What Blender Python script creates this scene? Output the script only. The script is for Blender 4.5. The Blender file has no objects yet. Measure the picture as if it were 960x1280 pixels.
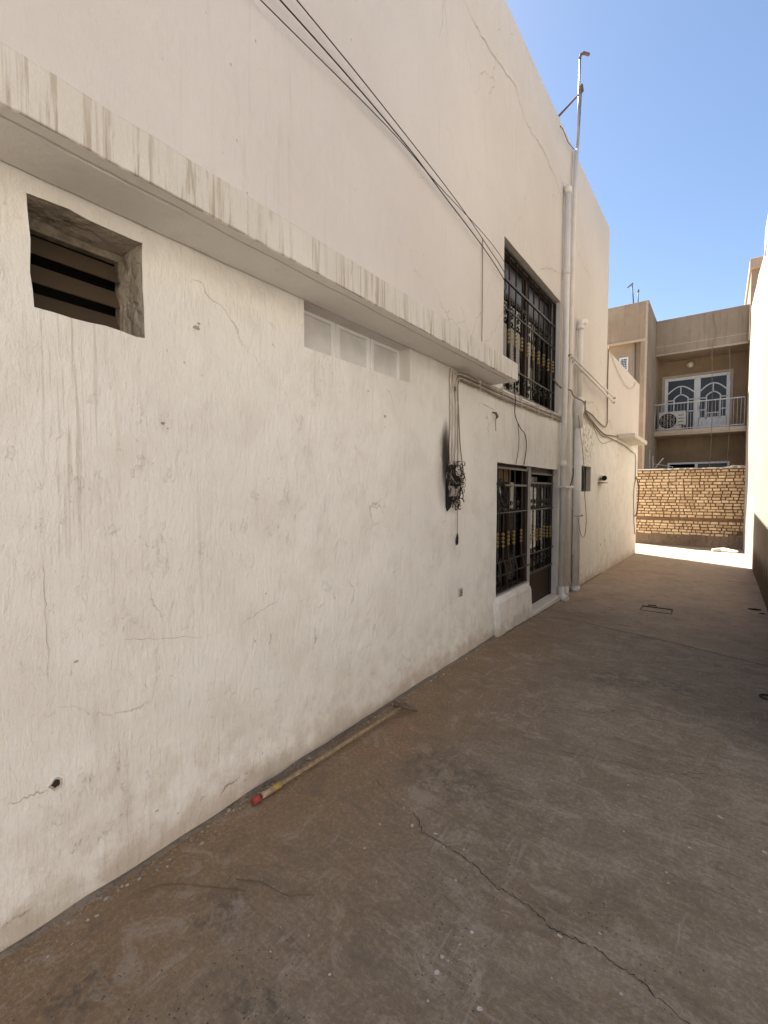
import bpy, math, random
from mathutils import Vector, noise
random.seed(7)
PI = math.pi
C = bpy.context.scene.collection
S = bpy.context.scene

# ------------------------------------------------------------------ camera
cam = bpy.data.cameras.new('camera')
co = bpy.data.objects.new('camera', cam); C.objects.link(co)
cam.sensor_fit = 'VERTICAL'; cam.sensor_height = 36; cam.lens = 570 / 1280 * 36
cam.clip_start = 0.02; cam.clip_end = 3000
co.location = (0, 0, 1.65)
co.rotation_euler = (math.radians(90 - 2.712), 0, math.radians(36.354))
S.camera = co

# ------------------------------------------------------------------ light
SUNV = Vector((-2.68, 1.80, 3.67)).normalized()          # towards the sun
w = bpy.data.worlds.new('World'); S.world = w; w.use_nodes = True
nt = w.node_tree
bg = nt.nodes['Background']; sky = nt.nodes.new('ShaderNodeTexSky')
sky.sky_type = 'NISHITA'; sky.sun_disc = False
sky.sun_elevation = math.asin(SUNV.z); sky.sun_rotation = math.atan2(SUNV.x, SUNV.y)
sky.air_density = 1.0; sky.dust_density = 0.4; sky.ozone_density = 1.6
nt.links.new(sky.outputs[0], bg.inputs[0]); bg.inputs[1].default_value = 0.048
sl = bpy.data.lights.new('sun', 'SUN'); sl.energy = 5.0; sl.angle = math.radians(0.5); sl.color = (1, 0.95, 0.88)
so = bpy.data.objects.new('sun', sl); C.objects.link(so)
so.rotation_euler = SUNV.to_track_quat('Z', 'Y').to_euler(); so.location = (-20, 20, 30)
S.view_settings.view_transform = 'Standard'; S.view_settings.look = 'None'
S.view_settings.exposure = 2.02; S.view_settings.gamma = 1; S.view_settings.use_curve_mapping = False
S.cycles.max_bounces = 8; S.cycles.diffuse_bounces = 6

# ------------------------------------------------------------------ mesh helpers
class MB:
    def __init__(s): s.v = []; s.f = []; s.m = []; s.sm = []; s.mi = 0; s.tint = []; s.t = 0.5
    def face(s, ids, smooth=False):
        s.f.append(ids); s.m.append(s.mi); s.sm.append(smooth); s.tint.append(s.t)
    def poly(s, pts, smooth=False):
        n = len(s.v); s.v += [tuple(p) for p in pts]; s.face(list(range(n, n + len(pts))), smooth)
    def box(s, x0, x1, y0, y1, z0, z1, bev=0.0):
        if bev:
            b = min(bev, (x1-x0)/2.01, (y1-y0)/2.01, (z1-z0)/2.01); n = len(s.v); idx = {}
            for i in (0, 1):
                for j in (0, 1):
                    for k in (0, 1):
                        p = (x1 if i else x0, y1 if j else y0, z1 if k else z0)
                        sx, sy, sz = (-1 if i else 1), (-1 if j else 1), (-1 if k else 1)
                        for a in range(3):
                            q = [p[0]+sx*b, p[1]+sy*b, p[2]+sz*b]; q[a] = p[a]
                            idx[(i, j, k, a)] = len(s.v); s.v.append(tuple(q))
            for a in range(3):
                for e in (0, 1):
                    o = [c for c in range(3) if c != a]; ids = []
                    for (u, v) in ((0, 0), (1, 0), (1, 1), (0, 1)):
                        key = [0, 0, 0]; key[a] = e; key[o[0]] = u; key[o[1]] = v
                        ids.append(idx[(key[0], key[1], key[2], a)])
                    s.face(ids)
            for a in range(3):
                o = [c for c in range(3) if c != a]
                for u in (0, 1):
                    for v in (0, 1):
                        k0 = [0, 0, 0]; k0[o[0]] = u; k0[o[1]] = v; k1 = list(k0); k1[a] = 1
                        s.face([idx[(*k0, o[0])], idx[(*k0, o[1])], idx[(*k1, o[1])], idx[(*k1, o[0])]])
            for i in (0, 1):
                for j in (0, 1):
                    for k in (0, 1): s.face([idx[(i, j, k, 0)], idx[(i, j, k, 1)], idx[(i, j, k, 2)]])
            return s
        n = len(s.v)
        s.v += [(x0, y0, z0), (x1, y0, z0), (x1, y1, z0), (x0, y1, z0), (x0, y0, z1), (x1, y0, z1), (x1, y1, z1), (x0, y1, z1)]
        for f in ((0, 3, 2, 1), (4, 5, 6, 7), (0, 1, 5, 4), (1, 2, 6, 5), (2, 3, 7, 6), (3, 0, 4, 7)):
            s.face([n + i for i in f])
        return s
    def tube(s, pts, r, n=8, cap=True, smooth=True):
        pts = [Vector(p) for p in pts]; rr = r if isinstance(r, (list, tuple)) else [r] * len(pts)
        base = len(s.v); prev = None
        for i, p in enumerate(pts):
            a = pts[max(i-1, 0)]; b = pts[min(i+1, len(pts)-1)]
            t = (b - a)
            if t.length < 1e-9: t = Vector((0, 0, 1))
            t.normalize()
            if prev is None:
                up = Vector((0, 0, 1)) if abs(t.z) < 0.9 else Vector((0, 1, 0))
                u = t.cross(up).normalized()
            else:
                u = (prev - t * prev.dot(t))
                u = u.normalized() if u.length > 1e-6 else t.orthogonal().normalized()
            prev = u; v = t.cross(u)
            for k in range(n):
                an = 2 * PI * k / n
                s.v.append(tuple(p + (u * math.cos(an) + v * math.sin(an)) * rr[i]))
        for i in range(len(pts) - 1):
            for k in range(n):
                a = base + i*n + k; b = base + i*n + (k+1) % n
                s.face([a, b, b + n, a + n], smooth)
        if cap:
            s.face([base + k for k in range(n)][::-1]); s.face([base + (len(pts)-1)*n + k for k in range(n)])
        return s
    def bar(s, p, q, w, d, side=Vector((1, 0, 0))):
        p = Vector(p); q = Vector(q); t = (q - p).normalized()
        u = (side - t * side.dot(t)).normalized(); v = t.cross(u)
        n = len(s.v)
        for c in (p, q):
            for (a, b) in ((-1, -1), (1, -1), (1, 1), (-1, 1)):
                s.v.append(tuple(c + v * (a * w / 2) + u * (b * d / 2)))
        for f in ((0, 1, 2, 3), (7, 6, 5, 4), (0, 4, 5, 1), (1, 5, 6, 2), (2, 6, 7, 3), (3, 7, 4, 0)):
            s.face([n + i for i in f])
        return s
    def path(s, pts, w, d, side=Vector((1, 0, 0))):
        for a, b in zip(pts[:-1], pts[1:]): s.bar(a, b, w, d, side)
        return s
    def blob(s, c, r, jit=0.25, sq=(1, 1, 1), seed=0):
        rnd = random.Random(seed); c = Vector(c); n = len(s.v)
        t = (1 + 5 ** .5) / 2
        vs = [(-1, t, 0), (1, t, 0), (-1, -t, 0), (1, -t, 0), (0, -1, t), (0, 1, t), (0, -1, -t), (0, 1, -t), (t, 0, -1), (t, 0, 1), (-t, 0, -1), (-t, 0, 1)]
        for q in vs:
            q = Vector(q).normalized() * r * (1 + rnd.uniform(-jit, jit))
            s.v.append((c.x + q.x*sq[0], c.y + q.y*sq[1], c.z + q.z*sq[2]))
        for f in ((0,11,5),(0,5,1),(0,1,7),(0,7,10),(0,10,11),(1,5,9),(5,11,4),(11,10,2),(10,7,6),(7,1,8),(3,9,4),(3,4,2),(3,2,6),(3,6,8),(3,8,9),(4,9,5),(2,4,11),(6,2,10),(8,6,7),(9,8,1)):
            s.face([n + i for i in f])
        return s

def empty(name, loc, label=None, cat=None, group=None):
    o = bpy.data.objects.new(name, None); C.objects.link(o); o.location = loc; o.empty_display_size = 0.1
    tag(o, label, cat, group); return o
def tag(o, label=None, cat=None, group=None, kind=None):
    if label: o['label'] = label
    if cat: o['category'] = cat
    if group: o['group'] = group
    if kind: o['kind'] = kind
    return o
def wloc(o):
    p = Vector((0, 0, 0))
    while o: p += o.location; o = o.parent
    return p
def obj(name, mb, mats, parent=None, origin=None):
    me = bpy.data.meshes.new(name)
    if origin is None:
        xs = [v[0] for v in mb.v]; ys = [v[1] for v in mb.v]; zs = [v[2] for v in mb.v]
        org = Vector(((min(xs)+max(xs))/2, (min(ys)+max(ys))/2, min(zs)))
    else: org = Vector(origin)
    me.from_pydata([(v[0]-org.x, v[1]-org.y, v[2]-org.z) for v in mb.v], [], mb.f)
    if not isinstance(mats, (list, tuple)): mats = [mats]
    for m in mats: me.materials.append(m)
    me.polygons.foreach_set('material_index', mb.m)
    me.polygons.foreach_set('use_smooth', mb.sm)
    if len(set(mb.tint)) > 1:
        at = me.attributes.new('tint', 'FLOAT', 'FACE'); at.data.foreach_set('value', mb.tint)
    me.update(); me.validate()
    o = bpy.data.objects.new(name, me); C.objects.link(o)
    if parent: o.parent = parent; o.location = org - wloc(parent)
    else: o.location = org
    return o

# ------------------------------------------------------------------ materials
class NT:
    def __init__(s, name):
        s.mat = bpy.data.materials.new(name); s.mat.use_nodes = True
        s.t = s.mat.node_tree; s.b = s.t.nodes['Principled BSDF']
        g = s.t.nodes.new('ShaderNodeNewGeometry'); s.P = g.outputs['Position']; s.N = g.outputs['Normal']
    def n(s, ty, **kw):
        x = s.t.nodes.new(ty)
        for k, v in kw.items(): setattr(x, k, v)
        return x
    def put(s, sock, val):
        if hasattr(val, 'is_output') or hasattr(val, 'links'): s.t.links.new(val, sock)
        else:
            if isinstance(val, (tuple, list)) and len(val) == 3 and sock.type == 'RGBA': val = (*val, 1)
            sock.default_value = val
    def m(s, op, a, b=0.0, c=0.0, clamp=False):
        x = s.n('ShaderNodeMath', operation=op, use_clamp=clamp)
        s.put(x.inputs[0], a); s.put(x.inputs[1], b); s.put(x.inputs[2], c); return x.outputs[0]
    def scale(s, v, sc, off=(0, 0, 0)):
        x = s.n('ShaderNodeMapping'); s.put(x.inputs[0], v); x.inputs['Scale'].default_value = sc; x.inputs['Location'].default_value = off
        return x.outputs[0]
    def noise(s, v, sc, det=3, ro=0.55, dist=0.0):
        x = s.n('ShaderNodeTexNoise'); s.put(x.inputs['Vector'], v); x.inputs['Scale'].default_value = sc
        x.inputs['Detail'].default_value = det; x.inputs['Roughness'].default_value = ro; x.inputs['Distortion'].default_value = dist
        return x.outputs['Fac']
    def vor(s, v, sc, feat='F1', out='Distance'):
        x = s.n('ShaderNodeTexVoronoi', feature=feat); s.put(x.inputs['Vector'], v); x.inputs['Scale'].default_value = sc
        return x.outputs[out]
    def step(s, v, a, b, o0=0.0, o1=1.0):
        x = s.n('ShaderNodeMapRange', interpolation_type='SMOOTHSTEP'); s.put(x.inputs[0], v)
        x.inputs[1].default_value = a; x.inputs[2].default_value = b; x.inputs[3].default_value = o0; x.inputs[4].default_value = o1
        return x.outputs[0]
    def lin(s, v, a, b, o0=0.0, o1=1.0):
        x = s.n('ShaderNodeMapRange'); s.put(x.inputs[0], v)
        x.inputs[1].default_value = a; x.inputs[2].default_value = b; x.inputs[3].default_value = o0; x.inputs[4].default_value = o1
        return x.outputs[0]
    def mix(s, f, a, b, bt='MIX'):
        x = s.n('ShaderNodeMix', data_type='RGBA', blend_type=bt); s.put(x.inputs[0], f); s.put(x.inputs[6], a); s.put(x.inputs[7], b)
        return x.outputs[2]
    def xyz(s, v=None):
        x = s.n('ShaderNodeSeparateXYZ'); s.put(x.inputs[0], s.P if v is None else v); return x.outputs
    def bump(s, h, dist, prev=None, st=1.0):
        x = s.n('ShaderNodeBump'); x.inputs['Strength'].default_value = st; x.inputs['Distance'].default_value = dist
        s.put(x.inputs['Height'], h)
        if prev: s.t.links.new(prev, x.inputs['Normal'])
        return x.outputs[0]
    def ell(s, cy, cz, ry, rz, y, z):         # soft elliptical mask, 1 in the middle
        a = s.m('POWER', s.m('DIVIDE', s.m('SUBTRACT', y, cy), ry), 2.0)
        b = s.m('POWER', s.m('DIVIDE', s.m('SUBTRACT', z, cz), rz), 2.0)
        return s.step(s.m('ADD', a, b), 0.0, 1.0, 1.0, 0.0)
    def box(s, y0, y1, z0, z1, y, z, e=0.05):
        f = s.m('MULTIPLY', s.step(y, y0-e, y0+e), s.step(y, y1-e, y1+e, 1, 0))
        g = s.m('MULTIPLY', s.step(z, z0-e, z0+e), s.step(z, z1-e, z1+e, 1, 0))
        return s.m('MULTIPLY', f, g)
    def done(s, col, rough=0.8, normal=None, metal=0.0, spec=0.3):
        s.put(s.b.inputs['Base Color'], col); s.put(s.b.inputs['Roughness'], rough)
        s.b.inputs['Metallic'].default_value = metal; s.b.inputs['Specular IOR Level'].default_value = spec
        if normal: s.t.links.new(normal, s.b.inputs['Normal'])
        return s.mat

def simple(name, col, rough=0.6, metal=0.0, var=0.12, sc=9, bump=0.0, spec=0.4, dirt=None):
    k = NT(name)
    f = k.noise(k.P, sc, 4, 0.6)
    d = tuple(max(0, c * (1 - var * 2)) for c in col)
    c = k.mix(k.step(f, 0.3, 0.75), d, tuple(min(1, c * (1 + var * .3)) for c in col))
    if dirt:
        c = k.mix(k.step(k.noise(k.scale(k.P, (6, 6, 1.2)), 3, 5, .65), 0.5, 0.72, 0, .6), c, dirt)
    nb = k.bump(k.noise(k.P, sc * 12, 3), bump) if bump else None
    return k.done(c, k.lin(f, 0, 1, max(0, rough - .1), min(1, rough + .1)), nb, metal, spec)

def wall_mat():
    k = NT('white_painted_plaster'); x, y, z = k.xyz()
    big = k.noise(k.P, 0.55, 4, .55); med = k.noise(k.P, 3.0, 5, .6)
    base = k.mix(k.step(big, .35, .68), (0.73, 0.705, 0.655), (0.80, 0.775, 0.725))
    base = k.mix(k.step(med, .42, .68, 0, .6), base, (0.665, 0.625, 0.57))
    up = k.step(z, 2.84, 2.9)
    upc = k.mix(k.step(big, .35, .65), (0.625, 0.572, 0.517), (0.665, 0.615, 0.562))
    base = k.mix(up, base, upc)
    # faint vertical wash marks
    st = k.noise(k.scale(k.P, (1, 22, 1.0)), 1.0, 5, .62)
    base = k.mix(k.m('MULTIPLY', k.step(st, .54, .74, 0, .35), k.step(k.noise(k.P, .8, 2), .42, .6)), base, (0.50, 0.42, 0.33))
    # thin drips under the vent opening and window
    sn = k.noise(k.scale(k.P, (1, 55, 1.6), (0, .37, .8)), 1.0, 4, .6, .2)
    m1 = k.m('MULTIPLY', k.box(.62, .83, 1.35, 2.33, y, z, .1), k.step(sn, .53, .63))
    m1 = k.m('MULTIPLY', m1, k.lin(z, 1.2, 2.3, .2, .5))
    base = k.mix(m1, base, (0.33, 0.26, 0.18))
    m2 = k.m('MULTIPLY', k.box(4.9, 7.4, 2.05, 2.78, y, z, .12), k.step(sn, .55, .66, 0, .5))
    base = k.mix(m2, base, (0.36, 0.28, 0.2))
    # hairline cracks
    wob = k.n('ShaderNodeVectorMath', operation='ADD'); k.put(wob.inputs[0], k.P)
    nz = k.n('ShaderNodeTexNoise'); nz.inputs['Scale'].default_value = 3.0; nz.inputs['Detail'].default_value = 6; k.put(nz.inputs['Vector'], k.P)
    sc2 = k.n('ShaderNodeVectorMath', operation='SCALE'); k.put(sc2.inputs[0], nz.outputs['Color']); sc2.inputs['Scale'].default_value = .5
    k.put(wob.inputs[1], sc2.outputs[0])
    ed = k.vor(k.scale(wob.outputs[0], (1, 1, .7)), 1.1, 'DISTANCE_TO_EDGE')
    cr = k.m('MULTIPLY', k.step(ed, 0.0, .006, 1, 0), k.step(k.noise(k.P, 1.3, 3), .54, .62))
    base = k.mix(k.m('MULTIPLY', cr, .55), base, (0.3, 0.235, 0.17))
    # scuffs and chipped specks
    sp = k.vor(k.scale(k.P, (1, 1, .75)), 17.0); spm = k.m('MULTIPLY', k.step(sp, .05, .11, 1, 0), k.step(k.noise(k.P, 2.3, 3), .56, .64))
    base = k.mix(k.m('MULTIPLY', spm, .6), base, (0.38, 0.30, 0.22))
    sc = k.noise(k.scale(k.P, (1, 9, 30)), 1.3, 5, .7)
    scm = k.m('MULTIPLY', k.step(sc, .62, .7, 0, .35), k.box(.5, 4.6, .15, 1.1, y, z, .4))
    base = k.mix(scm, base, (0.45, 0.37, 0.29))
    # grime line at the foot
    gz = k.m('ADD', z, k.m('MULTIPLY', k.m('SUBTRACT', k.noise(k.P, 5, 5, .65), .5), .55))
    gz = k.m('ADD', gz, k.m('MULTIPLY', k.m('MAXIMUM', k.m('SUBTRACT', y, 5.0), 0.0), .0235))
    base = k.mix(k.m('MULTIPLY', k.step(gz, .1, .85, .35, 0), k.step(k.noise(k.P, 9, 6, .7), .4, .65)), base, (0.47, 0.40, 0.32))
    base = k.mix(k.step(gz, -.02, .22, .7, 0), base, (0.42, 0.335, 0.25))
    # soot above the burnt electrical box
    yy = k.m('ADD', y, k.m('MULTIPLY', k.m('SUBTRACT', k.noise(k.scale(k.P, (1, 9, 3)), 1.5, 4), .5), .12))
    s1 = k.ell(3.685, 1.97, .11, .38, yy, z); s2 = k.ell(3.70, 1.84, .22, .46, yy, z)
    base = k.mix(k.m('MULTIPLY', s2, .45), base, (0.22, 0.17, 0.125))
    base = k.mix(k.m('MULTIPLY', s1, .97), base, (0.03, 0.024, 0.018))
    # mould by the corner of the annexe pipes
    mo = k.m('MULTIPLY', k.ell(9.15, 2.55, .75, .6, y, z), k.step(k.noise(k.P, 14, 5, .7), .46, .6))
    base = k.mix(k.m('MULTIPLY', mo, .75), base, (0.25, 0.21, 0.16))
    # relief
    b = k.bump(k.noise(k.P, 2.6, 3), .03)
    lump = k.noise(k.scale(k.P, (1, 1, .5)), 26, 4, .6, .3)
    rough_low = k.step(z, 2.7, 2.95, 1.0, .35)
    b = k.bump(k.m('MULTIPLY', lump, rough_low), .008, b)
    ridg = k.noise(k.scale(k.P, (1, 60, 9)), 1.0, 4, .62, .5)
    b = k.bump(k.m('MULTIPLY', ridg, rough_low), .0042, b)
    tro = k.noise(k.scale(k.P, (1, 1, .6), (0, 4, 2)), 7, 5, .65, 1.0); pat = k.step(k.noise(k.P, 1.7, 3), .42, .62, .25, 1)
    b = k.bump(k.m('MULTIPLY', k.m('MULTIPLY', tro, rough_low), pat), .010, b)
    chp = k.step(k.noise(k.scale(k.P, (1, 1, .8), (0, 9, 2)), 13, 6, .7), .58, .66); b = k.bump(k.m('MULTIPLY', k.m('MULTIPLY', chp, rough_low), pat), .0025, b)
    b = k.bump(k.noise(k.P, 170, 3, .6), .0012, b)
    b = k.bump(k.m('SUBTRACT', 1.0, spm), .003, b)
    return k.done(base, .85, b, 0, .2)

def fascia_mat():
    k = NT('stained_ledge_paint'); x, y, z = k.xyz()
    base = k.mix(k.step(k.noise(k.P, 2.2, 4), .35, .7), (0.62, 0.575, 0.505), (0.69, 0.65, 0.585))
    front = k.step(x, -1.73, -1.712)
    sn = k.noise(k.scale(k.P, (0, 38, 1.6)), 1.0, 5, .68, .35)
    sn2 = k.noise(k.scale(k.P, (0, 8, .6), (0, 3.1, 0)), 1.0, 3, .6)
    h = k.lin(z, 2.77, 2.95, 1.0, .65)
    m = k.m('MULTIPLY', k.m('MULTIPLY', k.step(sn, .48, .62), k.step(sn2, .38, .54, .25, 1)), k.m('MULTIPLY', h, front))
    base = k.mix(k.m('MULTIPLY', m, .75), base, (0.30, 0.235, 0.15))
    edge = k.m('MULTIPLY', k.step(z, 2.770, 2.782, 1, 0), k.step(k.noise(k.P, 9, 4), .4, .6)); edge = k.m('MULTIPLY', edge, k.step(x, -1.76, -1.715))
    base = k.mix(k.m('MULTIPLY', edge, .7), base, (0.16, 0.12, 0.08))
    b = k.bump(k.noise(k.scale(k.P, (1, 30, 8)), 1, 4, .6), .005)
    b = k.bump(k.noise(k.P, 40, 4, .6), .004, b)
    return k.done(base, .85, b, 0, .2)

def plaster(name, c0, c1, stain=(.35, .28, .2), bump=.006, streak=.4, fine=60, spec=.2):
    k = NT(name)
    base = k.mix(k.step(k.noise(k.P, .9, 5, .6), .35, .68), c0, c1)
    st = k.noise(k.scale(k.P, (9, 9, .7)), 1.0, 5, .65)
    base = k.mix(k.step(st, .5, .72, 0, streak), base, stain)
    b = k.bump(k.noise(k.P, fine, 4, .65), bump); b = k.bump(k.noise(k.P, 6, 3), bump * 2, b)
    return k.done(base, .88, b, 0, spec)

def right_wall_mat():
    k = NT('lime_washed_wall'); x, y, z = k.xyz()
    base = k.mix(k.step(k.noise(k.P, 1.1, 5, .6), .35, .68), (0.31, 0.275, 0.225), (0.37, 0.33, 0.275))
    st = k.noise(k.scale(k.P, (1, 7, .5)), 1.0, 6, .68)
    base = k.mix(k.step(st, .48, .7, 0, .6), base, (0.27, 0.235, 0.19))
    # damp coat splashed on the foot of the wall, ragged dripping top edge
    top = k.m('ADD', .42, k.m('MULTIPLY', k.m('SUBTRACT', k.noise(k.scale(k.P, (0, 4.5, 0)), 1.0, 5, .75), .5), 1.9))
    top = k.m('ADD', top, k.lin(y, 8.5, 13, .05, -.1))
    m = k.m('MULTIPLY', k.step(k.m('SUBTRACT', top, z), -.03, .04), k.step(y, 13.3, 13.7, 1, 0))
    base = k.mix(m, base, (0.085, 0.062, 0.042))
    g = k.m('MULTIPLY', k.step(k.m('ADD', z, k.m('MULTIPLY', k.noise(k.scale(k.P, (1, 3, 1)), 1.2, 4), 1.2)), .9, 1.5, 1, 0), k.step(y, 13.5, 14))
    base = k.mix(k.m('MULTIPLY', g, .75), base, (0.30, 0.25, 0.23))
    b = k.bump(k.noise(k.P, 45, 4, .65), .008); b = k.bump(k.noise(k.scale(k.P, (1, 5, 1)), 3, 3), .02, b)
    return k.done(base, .9, b, 0, .15)

def ground_mat():
    k = NT('worn_concrete'); x, y, z = k.xyz()
    P = k.scale(k.P, (1, 1, 0))
    a = k.noise(P, .55, 6, .6, .4); b_ = k.noise(P, 2.4, 7, .66, .6); c_ = k.noise(P, 11, 6, .7)
    base = k.mix(k.step(a, .36, .66), (0.217, 0.163, 0.108), (0.286, 0.227, 0.162))
    base = k.mix(k.step(b_, .42, .68, 0, .75), base, (0.317, 0.266, 0.204))
    base = k.mix(k.step(c_, .5, .75, 0, .5), base, (0.178, 0.128, 0.080))
    # swirls left by the float
    sw = k.noise(k.scale(P, (2.2, 9, 1)), 1.4, 6, .7, 1.2)
    base = k.mix(k.step(sw, .50, .64, 0, .55), base, (0.363, 0.304, 0.228))
    sw2 = k.noise(k.scale(P, (1.5, 5, 1), (4, 2, 0)), 1.7, 7, .72, 1.6)
    base = k.mix(k.step(sw2, .54, .66, 0, .6), base, (0.142, 0.108, 0.074))
    # earth along the house wall and far half, far half lightened against weaker light
    wob = k.m('MULTIPLY', k.m('SUBTRACT', k.noise(P, 1.6, 5, .6), .5), .9)
    d = k.m('ADD', k.m('ADD', x, 2.018), wob)
    base = k.mix(k.step(d, .1, 1.25, .95, 0), base, (0.284, 0.182, 0.098))
    far = k.m('MULTIPLY', k.step(k.m('ADD', y, k.m('MULTIPLY', wob, 3.0)), 4.6, 8.5, 0, .95), k.step(k.noise(P, 1.1, 5, .65), .3, .62, .45, 1))
    base = k.mix(far, base, (0.45, 0.325, 0.225))
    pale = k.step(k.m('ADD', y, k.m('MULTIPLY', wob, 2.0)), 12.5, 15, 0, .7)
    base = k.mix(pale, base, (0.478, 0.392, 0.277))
    base = k.mix(k.step(k.m('ADD', x, wob), 1.6, 2.4), base, (0.460, 0.392, 0.302))  # unseen side yard made pale to bounce light onto the house
    # dark oily patches
    for (cx, cy, rx, ry) in ((-.68, 4.35, .35, .32), (-1.53, 1.0, .17, .16), (-1.66, .55, .16, .16), (-1.15, .86, .2, .12), (-.25, 4.5, .3, .2), (-1.2, 2.3, .45, .3)):
        m = k.m('MULTIPLY', k.ell(cx, cy, rx, ry, x, y), k.step(k.noise(P, 16, 6, .75), .42, .62))
        base = k.mix(k.m('MULTIPLY', m, .6), base, (0.069, 0.061, 0.050))
    rd = k.m('MULTIPLY', k.ell(-1.72, 2.45, .3, .45, x, y), k.step(k.noise(P, 6, 5), .4, .65))
    base = k.mix(k.m('MULTIPLY', rd, .5), base, (0.380, 0.196, 0.109))
    fg = k.noise(P, 48, 6, .78); base = k.mix(k.step(fg, .42, .62, .34, 0), base, (0.07, 0.057, 0.045)); base = k.mix(k.step(fg, .55, .72, 0, .35), base, (0.409, 0.362, 0.295))
    mt = k.noise(k.scale(P, (1, 1, 1), (7, 7, 0)), 5.5, 8, .75, .8); base = k.mix(k.step(mt, .5, .64, 0, .45), base, (0.136, 0.111, 0.083)); base = k.mix(k.step(mt, .36, .47, .42, 0), base, (0.369, 0.322, 0.261))
    scr = k.noise(k.scale(P, (30, 4, 1), (1, 2, 0)), 1.0, 5, .7, 1.0); base = k.mix(k.m('MULTIPLY', k.step(scr, .56, .66, 0, .4), k.step(k.noise(P, 1.9, 3), .45, .6)), base, (0.374, 0.330, 0.281))
    # pores and paint flecks
    vp = k.vor(P, 42); pm = k.m('MULTIPLY', k.step(vp, .09, .16, 1, 0), k.step(k.noise(P, 2.1, 4), .5, .58))
    base = k.mix(k.m('MULTIPLY', pm, .8), base, (0.037, 0.031, 0.025))
    vf = k.vor(k.scale(P, (1, 1, 1), (5, 3, 0)), 15); fm = k.m('MULTIPLY', k.step(vf, .022, .038, 1, 0), k.step(k.noise(P, 1.7, 4), .52, .6))
    base = k.mix(k.m('MULTIPLY', fm, .75), base, (0.552, 0.498, 0.420))
    # grit in the gutter beside the wall
    gut = k.m('MULTIPLY', k.step(d, .02, .3, 1, 0), k.step(k.noise(P, 60, 4, .7), .52, .6))
    base = k.mix(k.m('MULTIPLY', gut, .5), base, (0.432, 0.338, 0.230))
    n1 = k.bump(b_, .02); n1 = k.bump(k.noise(P, 30, 5, .7), .005, n1); n1 = k.bump(k.noise(P, 160, 3, .7), .0018, n1)
    n1 = k.bump(k.m('SUBTRACT', 1, pm), .003, n1)
    n1 = k.bump(sw, .006, n1)
    return k.done(base, k.lin(b_, .3, .7, .62, .85), n1, 0, .35)

def brick_mat():
    k = NT('yellow_brick')
    at = k.n('ShaderNodeAttribute', attribute_name='tint'); t = at.outputs['Fac']
    base = k.mix(t, (0.42, 0.28, 0.16), (0.72, 0.56, 0.36))
    base = k.mix(k.step(k.noise(k.P, 7, 5, .65), .48, .68, 0, .6), base, (0.30, 0.2, 0.12))
    base = k.mix(k.step(k.noise(k.P, 40, 4), .5, .7, 0, .35), base, (0.74, 0.62, 0.45))
    return k.done(base, .9, k.bump(k.noise(k.P, 70, 4, .7), .008), 0, .15)

def glass_mat(name, col, rough=.06, alpha=None):
    k = NT(name)
    k.b.inputs['Transmission Weight'].default_value = alpha if alpha else 0
    k.b.inputs['IOR'].default_value = 1.45
    return k.done(k.mix(k.step(k.noise(k.P, 3, 4), .4, .7, 0, .3), col, tuple(c * .6 for c in col)), rough, None, 0, .5)

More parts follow.
